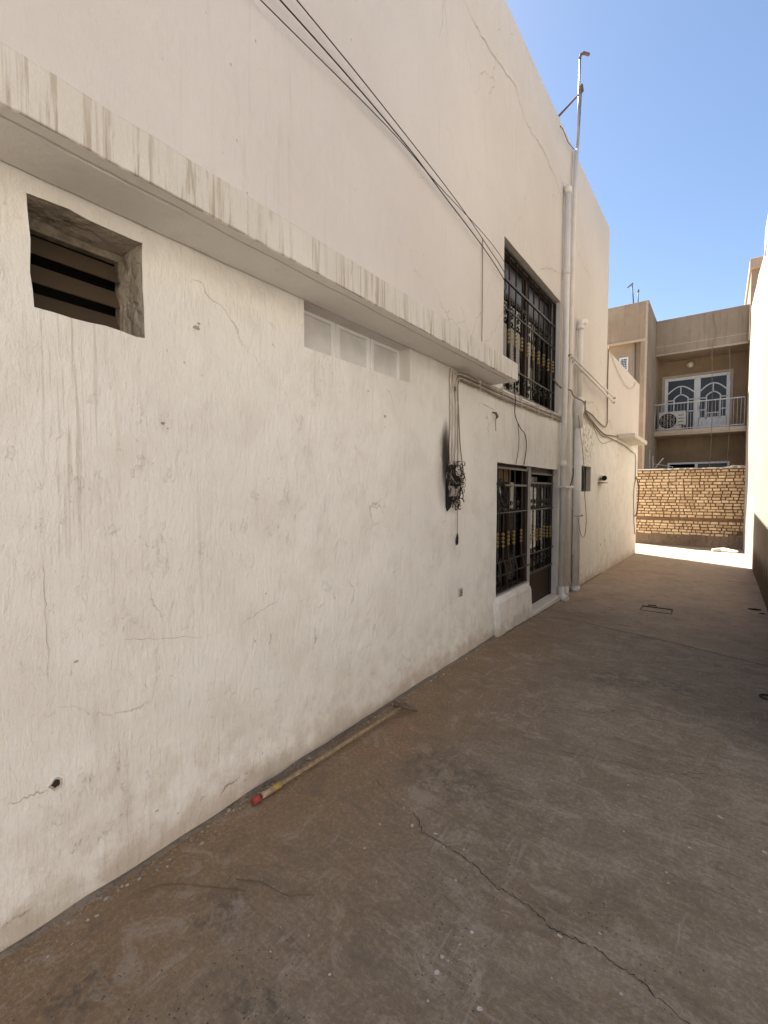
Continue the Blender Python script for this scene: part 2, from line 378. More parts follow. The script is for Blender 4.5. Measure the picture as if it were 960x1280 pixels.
def clear_glass():
    k = NT('clear_pane'); t = k.t
    tr = k.n('ShaderNodeBsdfTransparent'); tr.inputs[0].default_value = (.88, .9, .9, 1)
    gl = k.n('ShaderNodeBsdfGlossy'); gl.inputs['Roughness'].default_value = .05
    fr = k.n('ShaderNodeFresnel'); fr.inputs[0].default_value = 1.45; mx = k.n('ShaderNodeMixShader')
    t.links.new(fr.outputs[0], mx.inputs[0]); t.links.new(tr.outputs[0], mx.inputs[1]); t.links.new(gl.outputs[0], mx.inputs[2])
    t.links.new(mx.outputs[0], t.nodes['Material Output'].inputs[0]); return k.mat
M = dict(
    clear=clear_glass(),
    wall=wall_mat(), fascia=fascia_mat(), ground=ground_mat(), right=right_wall_mat(), brick=brick_mat(),
    soffit=plaster('ledge_underside_paint', (0.74, 0.71, 0.67), (0.80, 0.77, 0.73), (.55, .51, .46), .004, .2),
    rawplaster=plaster('raw_cement_reveal', (0.40, 0.35, 0.28), (0.58, 0.51, 0.43), (.16, .12, .08), .03, .7, 22),
    reveal=plaster('reveal_paint', (0.60, 0.565, 0.53), (0.66, 0.62, 0.58), (.45, .40, .34), .005, .3),
    roof=plaster('roof_screed', (0.36, 0.32, 0.27), (0.44, 0.40, 0.34)),
    tan=plaster('tan_render', (0.31, 0.235, 0.165), (0.38, 0.295, 0.215), (.2, .145, .095), .006, .5),
    tan_trim=plaster('tan_trim', (0.44, 0.345, 0.26), (0.50, 0.40, 0.30), (.3, .22, .15), .003, .3),
    brown=plaster('brown_render', (0.23, 0.165, 0.10), (0.29, 0.21, 0.135), (.17, .12, .08), .006, .35),
    mortar=plaster('brown_mortar', (0.15, 0.09, 0.05), (0.22, 0.145, 0.085), (.09, .06, .04), .02, .5, 30),
    mortar2=plaster('gutter_mortar', (0.16, 0.13, 0.10), (0.25, 0.205, 0.16), (.07, .055, .04), .02, .7, 30),
    plinth=plaster('mud_smeared_footing', (0.16, 0.115, 0.08), (0.24, 0.175, 0.12), (.08, .06, .04), .03, .6, 18),
    dark=simple('opening_shade', (0.012, 0.011, 0.010), .9), crack=simple('crack_shadow', (0.035, 0.029, 0.023), .95),  # near-black paints the shade inside openings and cracks
    hair=simple('hairline_crack', (0.40, 0.335, 0.275), .95), scuff=simple('scuffed_plaster', (0.53, 0.46, 0.385), .95, sc=60),
    splash=simple('dried_white_paint', (0.58, 0.55, 0.50), .7, sc=60, var=.25),
    pipe=simple('painted_pipe', (0.80, 0.755, 0.69), .6, dirt=(.68, .62, .54), sc=5, var=.05, spec=.25),
    pvc=simple('white_pvc', (0.82, 0.79, 0.74), .5, dirt=(.68, .62, .54), sc=4, var=.05, spec=.3),
    steel=simple('galvanised_steel', (0.40, 0.38, 0.37), .5, .6, sc=14, dirt=(.2, .13, .08)),
    rust=simple('rusty_steel', (0.16, 0.11, 0.075), .8, .2, sc=40),
    iron=simple('black_iron_paint', (0.022, 0.017, 0.014), .38, .3, sc=20),
    brownmetal=simple('dark_brown_metal', (0.04, 0.022, 0.013), .6, 0, sc=8, spec=.2),
    railgrey=simple('grey_brown_metal', (0.085, 0.068, 0.055), .5, .2, sc=8),
    gold=simple('gold_paint', (0.36, 0.24, 0.09), .5, .35, sc=40, var=.2),
    curtain=simple('pale_curtain', (0.74, 0.73, 0.72), .9, sc=6), curtain2=simple('grey_curtain', (0.36, 0.35, 0.35), .9, sc=6),
    card=simple('orange_board', (0.33, 0.19, 0.09), .8, sc=5),
    cable=simple('black_cable', (0.02, 0.018, 0.016), .5), wirew=simple('white_painted_cable', (0.60, 0.54, 0.46), .6, dirt=(.3, .25, .19)),
    wireb=simple('brown_cable', (0.27, 0.21, 0.155), .7), burnt=simple('burnt_plastic', (0.018, 0.015, 0.013), .7, sc=60, bump=.004),
    ash=simple('scorched_grey_parts', (0.34, 0.30, 0.26), .7, sc=50, var=.3), copper=simple('bared_copper', (0.30, 0.15, 0.08), .5, .6),
    socket=simple('old_white_plastic', (0.55, 0.50, 0.42), .45), 
    wood=simple('weathered_wood', (0.32, 0.235, 0.145), .7, sc=30, var=.2, bump=.002), woodf=simple('grey_timber', (0.30, 0.25, 0.19), .8, sc=20, var=.25, bump=.004),
    red=simple('red_rubber', (0.34, 0.06, 0.045), .7), yellow=simple('yellow_tape', (0.45, 0.31, 0.09), .7), paper=simple('faded_paper', (0.42, 0.31, 0.22), .8, sc=40),
    white=simple('white_upvc', (0.76, 0.76, 0.76), .4, sc=3, var=.05), frost=simple('painted_panel', (0.62, 0.615, 0.60), .4, sc=9, var=.06),
    acw=simple('aircon_case', (0.66, 0.63, 0.57), .4, dirt=(.4, .34, .26)), glass=glass_mat('dark_window_glass', (0.035, 0.04, 0.048), .35),
    louvre=glass_mat('brown_louvre_glass', (0.075, 0.055, 0.038), .35), stone=simple('stone_chips', (0.42, 0.37, 0.30), .9, sc=50, var=.3),
    rail=simple('balcony_rail_paint', (0.55, 0.52, 0.48), .45), lampb=simple('lamp_brass', (0.4, 0.27, 0.12), .35, .6), lampg=simple('lamp_shade_glass', (.75, .72, .65), .3),
    rubble=simple('white_rubble', (0.75, 0.72, 0.66), .9, sc=20, bump=.01),
)
XW = -2.018                                   # face of the long house wall

def gz(x, y):                                 # height of the yard floor
    t = max(0.0, min(y, 21.0) - 5.0)
    z = -0.0235 * t * (1 if t > 1 else (0.5 + 0.5 * t))
    if -3 < x < 2 and -6 < y < 22: z += 0.006 * (noise.noise(Vector((x*.9, y*.9, 3.3))))
    return z

# ================================================================== GROUND
def frange(a, b, st):
    n = max(1, round((b - a) / st)); return [a + (b - a) * i / n for i in range(n + 1)]
gx = [-900, -300, -90, -30, -12, -5] + frange(-2.6, 1.2, .1) + [5, 12, 30, 90, 300, 900]
gy = [-900, -300, -90, -30, -12] + frange(-6, 21, .12) + [30, 60, 150, 400, 900]
g = MB(); g.v = [(x, y, gz(x, y)) for y in gy for x in gx]
for j in range(len(gy) - 1):
    for i in range(len(gx) - 1):
        a = j * len(gx) + i; g.face([a, a+1, a+1+len(gx), a+len(gx)], True)
def gstrip(mb, pts, w0, w1, jit, sub=6, lift=.0025, seed=1, fn=None, taper=True):
    rnd = random.Random(seed); P = [Vector((p[0], p[1], 0)) for p in pts]; Q = []
    for a, b in zip(P[:-1], P[1:]):
        for i in range(sub): Q.append(a.lerp(b, i / sub))
    Q.append(P[-1]); L = []; R = []
    for i, q in enumerate(Q):
        t = (Q[min(i+1, len(Q)-1)] - Q[max(i-1, 0)]).normalized(); n = Vector((-t.y, t.x, 0))
        q = q + n * rnd.uniform(-jit, jit)
        e = min(i, len(Q)-1-i) / max(1, len(Q)) * 6; e = min(1, e) if taper else 1
        w = rnd.uniform(w0, w1) * (0.15 + .85 * e) / 2
        L.append(q + n * w); R.append(q - n * w)
    f = fn or (lambda p: (p.x, p.y, gz(p.x, p.y) + lift))
    b = len(mb.v)
    for l, r in zip(L, R): mb.v.append(f(l)); mb.v.append(f(r))
    for i in range(len(Q) - 1): mb.face([b+2*i, b+2*i+1, b+2*i+3, b+2*i+2])
g.mi = 1
gstrip(g, [(-1.777, 2.12), (-1.534, 2.007), (-1.321, 1.916), (-1.196, 1.899), (-1.113, 1.825), (-0.992, 1.821), (-0.881, 1.804), (-0.794, 1.783), (-0.698, 1.744), (-0.64, 1.754), (-0.543, 1.737), (-0.464, 1.701), (-0.394, 1.707), (-0.313, 1.712), (-0.246, 1.699), (-0.17, 1.684), (-0.099, 1.653), (.05, 1.60), (.35, 1.56), (.6, 1.5)], .001, .0055, .008, 7)
gstrip(g, [(-2.0, 5.95), (-1.497, 6.142), (-0.867, 5.967), (-0.302, 5.814), (0.079, 5.668), (0.6, 5.5)], .006, .014, .003, 8, taper=False)
gstrip(g, [(-2.0, 6.84), (-1.277, 6.477)], .004, .012, .01, 10)
gstrip(g, [(-2.0, 11.5), (-.6, 11.3), (.6, 11.2)], .008, .014, .004, 10, taper=False)
for (a, b, s_) in (((-1.2, 3.4), (-.4, 3.9), 5), ((-.9, 2.9), (.2, 3.3), 6), ((-1.6, 9.0), (-.4, 8.6), 9)):
    gstrip(g, [a, ((a[0]+b[0])/2+.1, (a[1]+b[1])/2-.06), b], .001, .004, .02, 14, seed=s_)
g.mi = 2
spots = [(-1.275,1.583,9),(-1.31,1.746,9),(-0.736,1.305,12),(-0.747,1.364,9),(-0.724,1.364,6),(-0.571,1.292,9),(-0.701,1.507,8),(-0.716,1.44,6),(-1.387,1.623,5),(-1.176,1.831,9),(-1.277,1.911,7),(-1.055,1.855,8),(-0.985,1.808,6),(-0.902,1.846,6),(-0.431,1.687,8),(-0.314,1.785,8),(-0.213,1.604,7),(-0.368,2.804,9),(0.046,2.799,12),(-0.14,2.248,8),(-0.129,2.187,7),(-0.067,2.472,7),(-0.328,2.403,6),(-1.249,1.012,6),(-1.874,0.535,8),(-1.911,0.676,10),(-1.904,0.701,8),(-1.854,0.602,6),(-0.716,1.213,6),(-0.855,1.677,5),(-1.027,1.082,6),(0.211,2.642,14),(0.173,2.251,8)]
rnd = random.Random(4)
for i in range(34):
    a = rnd.gauss(0, .06); spots.append((-.73 + a, 1.38 + rnd.gauss(0, .05) , rnd.uniform(1.3, 3)))
for i in range(90): spots.append((rnd.uniform(-1.9, .5), rnd.uniform(.6, 6), rnd.uniform(1, 3.2)))
for (x, y, r) in spots:
    r = r * .0008; n = rnd.randint(6, 10); st = rnd.uniform(.7, 1.6); ph = rnd.uniform(0, 6)
    pts = []
    for k in range(n):
        a = 2*PI*k/n; q = r * rnd.uniform(.65, 1.2)
        px = x + q*math.cos(a)*st*math.cos(ph) - q*math.sin(a)*math.sin(ph); py = y + q*math.cos(a)*st*math.sin(ph) + q*math.sin(a)*math.cos(ph)
        pts.append((px, py, gz(px, py) + .0022))
    g.poly(pts)
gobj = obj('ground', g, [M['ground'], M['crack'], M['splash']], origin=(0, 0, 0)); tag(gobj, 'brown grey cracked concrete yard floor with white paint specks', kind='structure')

# ================================================================== HOUSE WALL (grid sheet with openings and reveals)
def wall_sheet(mb, y0, y1, zb, zt, holes, st=.06, seed=0.0, amp=.003):
    """sheet on x=XW; zb, zt functions of y; holes: (ya,yb,za,zb,edge jitter)"""
    ys = set(frange(y0, y1, st)); zs = set(frange(-.5, 7.4, st))
    for h in holes:
        ys = {v for v in ys if abs(v-h[0]) > .018 and abs(v-h[1]) > .018} | {h[0], h[1]}
        zs = {v for v in zs if abs(v-h[2]) > .018 and abs(v-h[3]) > .018} | {h[2], h[3]}
    ys = sorted(ys); zs = sorted(zs); nz = len(zs)
    base = len(mb.v)
    def P(y, z):
        jy = jz = 0
        for h in holes:
            if h[4] and h[0]-.001 <= y <= h[1]+.001 and h[2]-.001 <= z <= h[3]+.001:
                jy = h[4] * noise.noise(Vector((y*9, z*9, 1.7))); jz = h[4] * noise.noise(Vector((y*9+4, z*9, 8.1)))
        x = XW + amp * noise.noise(Vector((seed, y*1.4, z*1.4))) + amp * .5 * noise.noise(Vector((seed, y*5, z*5)))
        return (x, y + jy, z + jz)
    idx = {}
    def vid(i, j):
        if (i, j) not in idx:
            y = ys[i]; z = min(max(zs[j], zb(y)), zt(y) + .012 * noise.noise(Vector((y*4, 0, seed + 9))))
            idx[(i, j)] = len(mb.v); mb.v.append(P(y, z))
        return idx[(i, j)]
    for i in range(len(ys) - 1):
        ym = (ys[i] + ys[i+1]) / 2
        for j in range(nz - 1):
            zm = (zs[j] + zs[j+1]) / 2
            if zs[j+1] < zb(ym) or zs[j] > zt(ym): continue
            if any(h[0] < ym < h[1] and h[2] < zm < h[3] for h in holes): continue
            mb.face([vid(i, j), vid(i+1, j), vid(i+1, j+1), vid(i, j+1)], True)
    # reveals
    for h in holes:
        d = h[5]; mb.mi = h[6]
        for side in range(4):
            if side < 2:
                zz = [z for z in zs if h[2]-.001 <= z <= h[3]+.001]; pts = [P(h[side], z) for z in zz]
            else:
                yy = [y for y in ys if h[0]-.001 <= y <= h[1]+.001]; pts = [P(y, h[side]) for y in yy]
            b = len(mb.v)
            for p in pts:
                for t in (0, .34, .67, 1):
                    q = Vector((p[0] - d * t, p[1], p[2]))
                    if h[4] and 0 < t: q += Vector((0, noise.noise(q * 14) * h[4] * .8, noise.noise(q * 14 + Vector((5, 5, 5))) * h[4] * .8))
                    mb.v.append(tuple(q))
            for i in range(len(pts) - 1):
                for t in range(3): mb.face([b+4*i+t, b+4*i+4+t, b+4*i+5+t, b+4*i+1+t])
    mb.mi = 0
def zt_main(y): return 6.95 + max(0, (y - 4.96)) * .033
#         y0    y1    z0    z1   jitter depth mat
holes = [(.60, 1.00, 2.31, 2.71, .013, .19, 1), (1.94, 3.09, 2.505, 2.775, .002, .12, 2),
         (5.01, 7.23, 2.80, 4.49, .005, .125, 2), (4.88, 6.02, .43, 1.965, .004, .078, 2), (6.02, 7.275, -.02, 1.965, .004, .078, 2),
         (8.74, 9.48, 1.63, 2.10, .003, .085, 2)]
house = empty('house', (XW, 5, 0), 'long white two storey house whose stained plaster side wall fills the left of the yard', 'house')
mb = MB(); wall_sheet(mb, -6, 10.75, lambda y: -.4, zt_main, holes)
# hole knocked in the plaster (depth painted as a dark disc inside a raised rim)
def wpt(y, z, out=.003): return (XW + out, y, z)
hc = (.62, .53); rr = random.Random(3); n = 14
ring = [(rr.uniform(.8, 1.25)) for _ in range(n)]
def ringpts(s, out, dz=0): return [wpt(hc[0] + .017*s*ring[k]*math.cos(2*PI*k/n), hc[1] + .017*s*ring[k]*math.sin(2*PI*k/n), out) for k in range(n)]
b = len(mb.v); mb.v += ringpts(2.0, .001) + ringpts(1.35, .006) + ringpts(1.0, .004) + ringpts(.85, .0025)
for l in range(3):
    mb.mi = 0 if l == 0 else 3
    for k in range(n): mb.face([b+l*n+k, b+l*n+(k+1) % n, b+(l+1)*n+(k+1) % n, b+(l+1)*n+k], True)
mb.mi = 4; mb.face([b+3*n+k for k in range(n)]); mb.mi = 0
# cracks, scuffs and chips that belong to this wall
wf = lambda p: (XW + .0045, p.x, p.y)
mb.mi = 5
for pts, a, b_ in (([(3.948, 6.119), (4.519, 6.125), (5.301, 6.27), (5.575, 6.088)], .003, .009), ([(5.575, 6.088), (5.9, 6.12), (6.343, 6.16), (6.901, 6.094), (7.3, 5.9)], .003, .010),
                  ([(3.542, 5.462), (3.60, 5.9), (3.684, 5.47)], .002, .004), ([(7.0, 6.3), (7.4, 6.1), (8.2, 5.6), (9.2, 5.5), (9.6, 5.2)], .003, .008), ([(7.2, 4.9), (6.6, 4.75), (6.2, 4.55)], .003, .007),
                  ([(8.9, 3.25), (9.6, 3.35), (10.2, 3.15)], .004, .01)):
    gstrip(mb, pts, a, b_, .02, 12, seed=int(a * 1e4) + len(pts), fn=wf)
mb.mi = 6
for pts, a, b_ in (([(.866, 1.02), (1.0, .99), (1.274, .93)], .001, .003), ([(1.47, .95), (1.6, .99), (1.735, 1.03)], .0015, .004), ([(.60, 1.42), (.605, 1.2), (.61, .9)], .001, .003),
                   ([(1.66, .85), (1.655, .78)], .003, .008), ([(1.54, .86), (1.535, .78)], .002, .005), ([(.47, .53), (.55, .525), (.60, .515)], .002, .006), ([(4.44, 2.55), (4.8, 2.53)], .004, .012)):
    gstrip(mb, pts, a, b_, .006, 8, seed=len(pts) + int(b_ * 1e4), fn=wf)
mb.mi = 3
for pts, a, b_ in (([(1.325, .087), (1.36, .125), (1.40, .12), (1.447, .129)], .003, .012), ([(1.47, .125), (1.50, .118)], .006, .014), ([(1.21, .125), (1.24, .14)], .004, .01), ([(.437, .085), (.47, .10), (.53, .098)], .006, .014)):
    gstrip(mb, pts, a, b_, .005, 6, seed=len(pts) + 50, fn=wf)
for (y, z, r) in ((1.241, 2.417, .012), (1.253, 2.44, .006), (1.07, 1.95, .007), (1.09, 1.93, .004), (.70, .98, .006), (2.75, 2.2, .012), (2.55, 2.35, .007), (4.0, 1.62, .012), (4.06, 1.55, .01), (3.98, 1.5, .012), (1.0, .2, .006), (1.1, .13, .005), (.85, .27, .005), (12.3, 2.5, .03), (10.5, .5, .03)):
    if y < 10.7:
        mb.poly([wpt(y + r*1.7*rr.uniform(.6, 1.1)*math.cos(2*PI*k/7), z + r*rr.uniform(.6, 1.1)*math.sin(2*PI*k/7), .0042) for k in range(7)])
mb.mi = 0
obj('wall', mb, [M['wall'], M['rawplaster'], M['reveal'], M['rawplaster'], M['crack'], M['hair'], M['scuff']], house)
# body behind the facade
mb = MB()
for (x0, x1, y0, y1) in ((-10, XW - .003, 10.55, 10.745), (-10, XW - .003, -6, -5.8), (-10, -9.8, -5.8, 10.55)):
    mb.box(x0, x1, y0, y1, -.4, 6.95 if y1 < 5 else 7.13)
obj('rear_wall', mb, M['wall'], house)
mb = MB().box(-9.8, XW - .02, -5.8, 10.55, 6.1, 6.3); mb.box(XW - .22, XW - .02, -5.8, 10.5, 6.3, 6.93)
obj('roof', mb, M['roof'], house)
mb = MB().box(-9.8, XW - .3, -5.8, 10.5, 2.9, 3.05); obj('floor_slab', mb, M['roof'], house)

# projecting ledge
mb = MB(); z0, z1, XL = 2.77, 2.946, -1.708
ysl = frange(-3, 4.66, .08)
prof = [(XW + .01, z1 + .004), (XL - .004, z1), (XL, z1 - .006), (XL, z0 + .004), (XL - .005, z0), (XL - .055, z0), (XL - .058, z0 + .012), (XL - .07, z0 + .012), (XL - .073, z0 + .002), (XW + .008, z0 + .006)]
for i, y in enumerate(ysl):
    for q, (px, pz) in enumerate(prof):
        j = .004 * noise.noise(Vector((q * 2.1, y * 6, 5))) + (.004 * abs(noise.noise(Vector((q, y * 17, 2)))) if q in (3, 4) else 0)
        mb.v.append((px + j, y - (.02 if px > -1.75 and y > 4.6 else 0), pz + j))
npf = len(prof)
for i in range(len(ysl) - 1):
    for q in range(npf - 1):
        mb.mi = 1 if q >= 4 else 0
        mb.face([i*npf+q, (i+1)*npf+q, (i+1)*npf+q+1, i*npf+q+1])
mb.mi = 0; mb.face([(len(ysl)-1)*npf + q for q in range(npf)]); mb.face([q for q in range(npf)][::-1])
obj('ledge', mb, [M['fascia'], M['soffit']], house)

# low sill under the ground floor window, and the door step
mb = MB(); rs = random.Random(8)
ys = frange(4.83, 5.97, .06); prof = [(-2.17, .43), (-2.03, .428), (-1.99, .41), (-1.972, .37), (-1.966, .2), (-1.955, .04), (-1.93, -.1)]
for i, y in enumerate(ys):
    e = 1 - max(0, (y - 5.9)) / .07 * .35
    for q, (px, pz) in enumerate(prof):
        zz = pz - (.025 if (y > 5.94 and q < 4) else 0) - (5.97 - y) * 0.0
        mb.v.append((px + (.006 * noise.noise(Vector((q, y * 7, 0)))) - (.03 if y < 4.85 and q > 1 else 0), y, zz + .006 * noise.noise(Vector((q, y * 5, 4)))))
for i in range(len(ys) - 1):
    for q in range(6): mb.face([i*7+q, (i+1)*7+q, (i+1)*7+q+1, i*7+q+1])
k = len(ys) - 1
mb.face([k*7+q for q in range(7)] + [])
b = len(mb.v); mb.v += [(-2.17, 5.97, .43), (-2.17, 5.97, -.1)]; mb.face([k*7, k*7+6, b+1])
mb.face([q for q in range(7)][::-1])
obj('window_sill', mb, M['wall'], house)
mb = MB().box(-2.2, -1.945, 5.975, 7.30, -.2, .03, .012); obj('door_step', mb, M['fascia'], house)

# --- louvred vent opening
vt = obj('louvre_window', MB().box(-2.25, -2.208, .58, .604, 2.30, 2.72).box(-2.25, -2.208, .985, 1.02, 2.30, 2.72).box(-2.25, -2.208, .604, .985, 2.675, 2.72).box(-2.25, -2.208, .604, .985, 2.29, 2.315), M['woodf'], house)
for i in range(4):
    zc = 2.625 - i * .112
    obj('louvre_blade', MB().bar((-2.225, .606, zc), (-2.225, .984, zc - .004), .096, .006, Vector((1, 0, .55)).normalized()), M['louvre'], vt)
obj('room_shade_sheet', MB().box(-2.46, -2.45, .45, 1.15, 2.2, 2.8), M['dark'], vt)  # black sheet painted as the unlit space behind the louvres
# --- strip window of white panels below the ledge
sw = MB()
XP = -2.137
for (a, b) in ((1.90, 1.965), (2.29, 2.325), (2.34, 2.375), (2.67, 2.705), (2.72, 2.755), (3.06, 3.095)): sw.box(XP, XP + .018, a, b, 2.50, 2.78, .003)
for (a, b) in ((1.965, 2.29), (2.375, 2.67), (2.755, 3.06)): sw.box(XP, XP + .016, a, b, 2.50, 2.525, .003).box(XP, XP + .016, a, b, 2.755, 2.78, .003)
sw.box(XP, XP + .006, 2.325, 2.34, 2.5, 2.78).box(XP, XP + .006, 2.705, 2.72, 2.5, 2.78)
swf = obj('strip_window', sw, M['white'], house)
for (a, b) in ((1.965, 2.29), (2.375, 2.67), (2.755, 3.06)): obj('panel', MB().box(XP - .006, XP + .002, a, b, 2.525, 2.755), M['frost'], swf)

# --- ornamental grilles
def scroll(y, z, s, X, mir=1):
    pts = []
    for t in range(15):
        a = t / 14 * 2 * PI * .9
        r = s * (.55 - .028 * t)
        pts.append((X, y + mir * (s * .3 - r * math.cos(a)) , z + r * math.sin(a) * 1.1))
    return pts
def curtain(y0, y1, z0, z1, X, mat, parent, f=38, seed=0):
    m = MB(); ys = frange(y0, y1, .012)
    for y in ys:
        x = X + .016 * math.sin(y * f + seed) + .008 * math.sin(y * f * 2.3 + 1 + seed); m.v += [(x, y, z0), (x, y, z1)]
    for i in range(len(ys) - 1): m.face([2*i, 2*i+2, 2*i+3, 2*i+1], True)
    return obj('curtain', m, mat, parent)
XG = -2.085
uw = obj('upper_window', MB().box(-2.19, -2.145, 4.99, 5.06, 2.79, 4.51).box(-2.19, -2.145, 7.16, 7.25, 2.79, 4.51).box(-2.19, -2.145, 5.06, 7.16, 4.42, 4.51)
         .box(-2.19, -2.145, 5.06, 7.16, 2.79, 2.86).box(-2.19, -2.145, 6.08, 6.15, 2.86, 4.42).box(-2.19, -2.150, 5.06, 6.08, 3.98, 4.03).box(-2.19, -2.150, 6.15, 7.16, 3.98, 4.03)
         .box(-2.19, -2.152, 5.55, 5.58, 2.86, 3.98).box(-2.19, -2.152, 6.63, 6.66, 2.86, 3.98), M['brownmetal'], house)
for (a, b) in ((5.06, 6.08), (6.15, 7.16)):
    obj('pane', MB().box(-2.178, -2.172, a, b, 2.86, 3.98), M['clear'], uw)
    obj('pane', MB().box(-2.178, -2.172, a, b, 4.03, 4.42), M['glass'], uw)
curtain(5.1, 6.72, 2.86, 4.40, -2.26, M['curtain'], uw); curtain(6.75, 7.0, 2.86, 4.4, -2.27, M['curtain2'], uw, seed=2)
obj('room_shade_sheet', MB().box(-2.5, -2.49, 4.8, 7.4, 2.7, 4.6), M['dark'], uw)  # black sheet stands in for the unlit upper room
gr = obj('window_grille', MB().box(XG-.012, XG+.012, 5.02, 7.22, 2.83, 2.855).box(XG-.012, XG+.012, 5.02, 7.22, 4.44, 4.465).box(XG-.012, XG+.012, 5.02, 7.22, 4.10, 4.125)
         .box(XG-.012, XG+.012, 5.02, 5.045, 2.855, 4.44).box(XG-.012, XG+.012, 7.19, 7.215, 2.855, 4.44).box(XG-.009, XG+.009, 5.045, 7.19, 3.12, 3.132).box(XG-.009, XG+.009, 5.045, 7.19, 3.78, 3.792), M['iron'], house)
rjit = random.Random(31)
def bars(parent, ys, z0, z1, zc, zs, X, belly=None, scr=.055):
    for i, y in enumerate(ys):
        if belly is None: pts = [(X, y, z0), (X, y, z1)]
        else: pts = [(X, y, z0), (X + belly, y, z0 + .03), (X + belly, y, z0 + .2), (X + belly * .6, y, z0 + .30), (X, y, z0 + .36), (X, y, z1)]
        obj('bar', MB().tube(pts, .0095, 6), M['iron'], parent)
        cm = MB()
        zj = rjit.uniform(-.014, .014)
        for k in range(4):
            c = zj + zc - .07 + k * .046
            cm.tube([(X, y, c - .019), (X, y, c - .008), (X, y, c + .008), (X, y, c + .019)], [.009, .018, .018, .009], 10)
        obj('collar', cm, M['gold'], parent)
        if i < len(ys) - 1:
            ym = (y + ys[i+1]) / 2
            for z in zs:
                sm = MB()
                for q, mir in ((-1, 1), (1, -1)): sm.tube([(p[0], p[1] + q * scr * .32, p[2]) for p in scroll(ym, z + .045 * q, scr * 1.3, X, mir)], .008, 5)
                obj('scroll', sm, M['iron'], parent)
bars(gr, [5.12 + .222 * i for i in range(10)], 2.855, 4.44, 3.50, (3.86, 3.05), XG)

# --- ground floor window + door
XD = -2.10
lw = obj('lower_window', MB().box(XD-.06, XD, 4.86, 4.91, .42, 1.98).box(XD-.06, XD, 4.91, 6.02, 1.92, 1.98).box(XD-.06, XD, 4.91, 6.02, .42, .47).box(XD-.06, XD, 5.42, 5.47, .47, 1.75), M['brownmetal'], house)
obj('pane', MB().box(XD-.04, XD-.035, 4.91, 6.02, .47, 1.75), M['clear'], lw)
curtain(4.95, 5.18, .47, 1.9, -2.20, M['curtain2'], lw); curtain(5.24, 5.62, .47, 1.62, -2.20, M['curtain'], lw, 50)
obj('board', MB().box(-2.24, -2.225, 5.1, 5.85, 1.50, 1.92), M['card'], lw)
obj('room_shade_sheet', MB().box(-2.6, -2.59, 4.7, 7.5, -.1, 2.1), M['dark'], lw)  # black sheet stands in for darkness behind window and door
XQ = -2.055
lg = obj('window_grille', MB().box(XQ-.012, XQ+.012, 4.89, 6.0, .45, .47).box(XQ-.012, XQ+.012, 4.89, 6.0, 1.70, 1.725).box(XQ-.012, XQ+.012, 4.89, 6.0, 1.90, 1.925).box(XQ-.012, XQ+.012, 4.89, 4.915, .47, 1.9)
         .box(XQ-.009, XQ+.009, 4.915, 5.98, 1.38, 1.392).box(XQ-.009+.045, XQ+.009+.045, 4.915, 5.98, .66, .674).box(XQ-.009, XQ+.009, 4.915, 5.98, .80, .815), M['iron'], house)
bars(lg, [5.0, 5.17, 5.34, 5.52, 5.78], .47, 1.9, 1.07, (1.44,), XQ, belly=.05, scr=.05)
dr = obj('door', MB().box(XD-.05, XD+.02, 6.0, 6.08, .03, 1.96).box(XD-.05, XD, 7.18, 7.28, .03, 1.96).box(XD-.05, XD, 6.08, 7.18, 1.90, 1.96).box(XD-.05, XD, 6.08, 7.18, 1.70, 1.745).box(XD-.045, XD-.01, 6.08, 7.18, .03, .50), M['brownmetal'], house)
obj('frame_rail', MB().box(XQ-.03, XQ, 6.08, 7.18, .50, .53).box(XQ-.03, XQ, 6.01, 6.06, .05, 1.9).box(XQ-.03, XQ, 6.06, 7.18, 1.74, 1.765).box(XQ-.03, XQ, 6.06, 7.18, 1.87, 1.895), M['railgrey'], dr)
obj('pane', MB().box(XD-.04, XD-.035, 6.08, 7.18, .50, 1.70), M['clear'], dr)
curtain(6.25, 6.72, .5, 1.85, -2.22, M['curtain'], dr, 60, 1); curtain(6.78, 6.86, .5, 1.85, -2.22, M['curtain2'], dr, 60, 1)
dg = obj('door_grille', MB().box(XQ-.006, XQ+.01, 6.06, 7.2, 1.38, 1.392).box(XQ-.006, XQ+.01, 6.06, 7.2, .78, .792).box(XQ-.004, XQ+.008, 6.06, 6.072, .78, 1.392), M['iron'], house)
bars(dg, [6.24, 6.40, 6.56, 6.72, 6.88, 7.04], .53, 1.74, 1.04, (1.44, .72), XQ, scr=.05)
obj('door_handle', MB().box(XD, XD+.05, 6.12, 6.15, .92, 1.06, .005), M['railgrey'], dr)
# --- small window by the far pipe
sm = obj('small_window', MB().box(-2.145, -2.105, 8.73, 8.78, 1.62, 2.11).box(-2.145, -2.105, 9.43, 9.49, 1.62, 2.11).box(-2.145, -2.105, 8.78, 9.43, 1.62, 1.67).box(-2.145, -2.105, 8.78, 9.43, 2.06, 2.11), M['brownmetal'], house)
obj('pane', MB().box(-2.135, -2.125, 8.78, 9.43, 1.67, 2.06), M['dark'], sm)  # black slab painted as the dark inside of the window opening

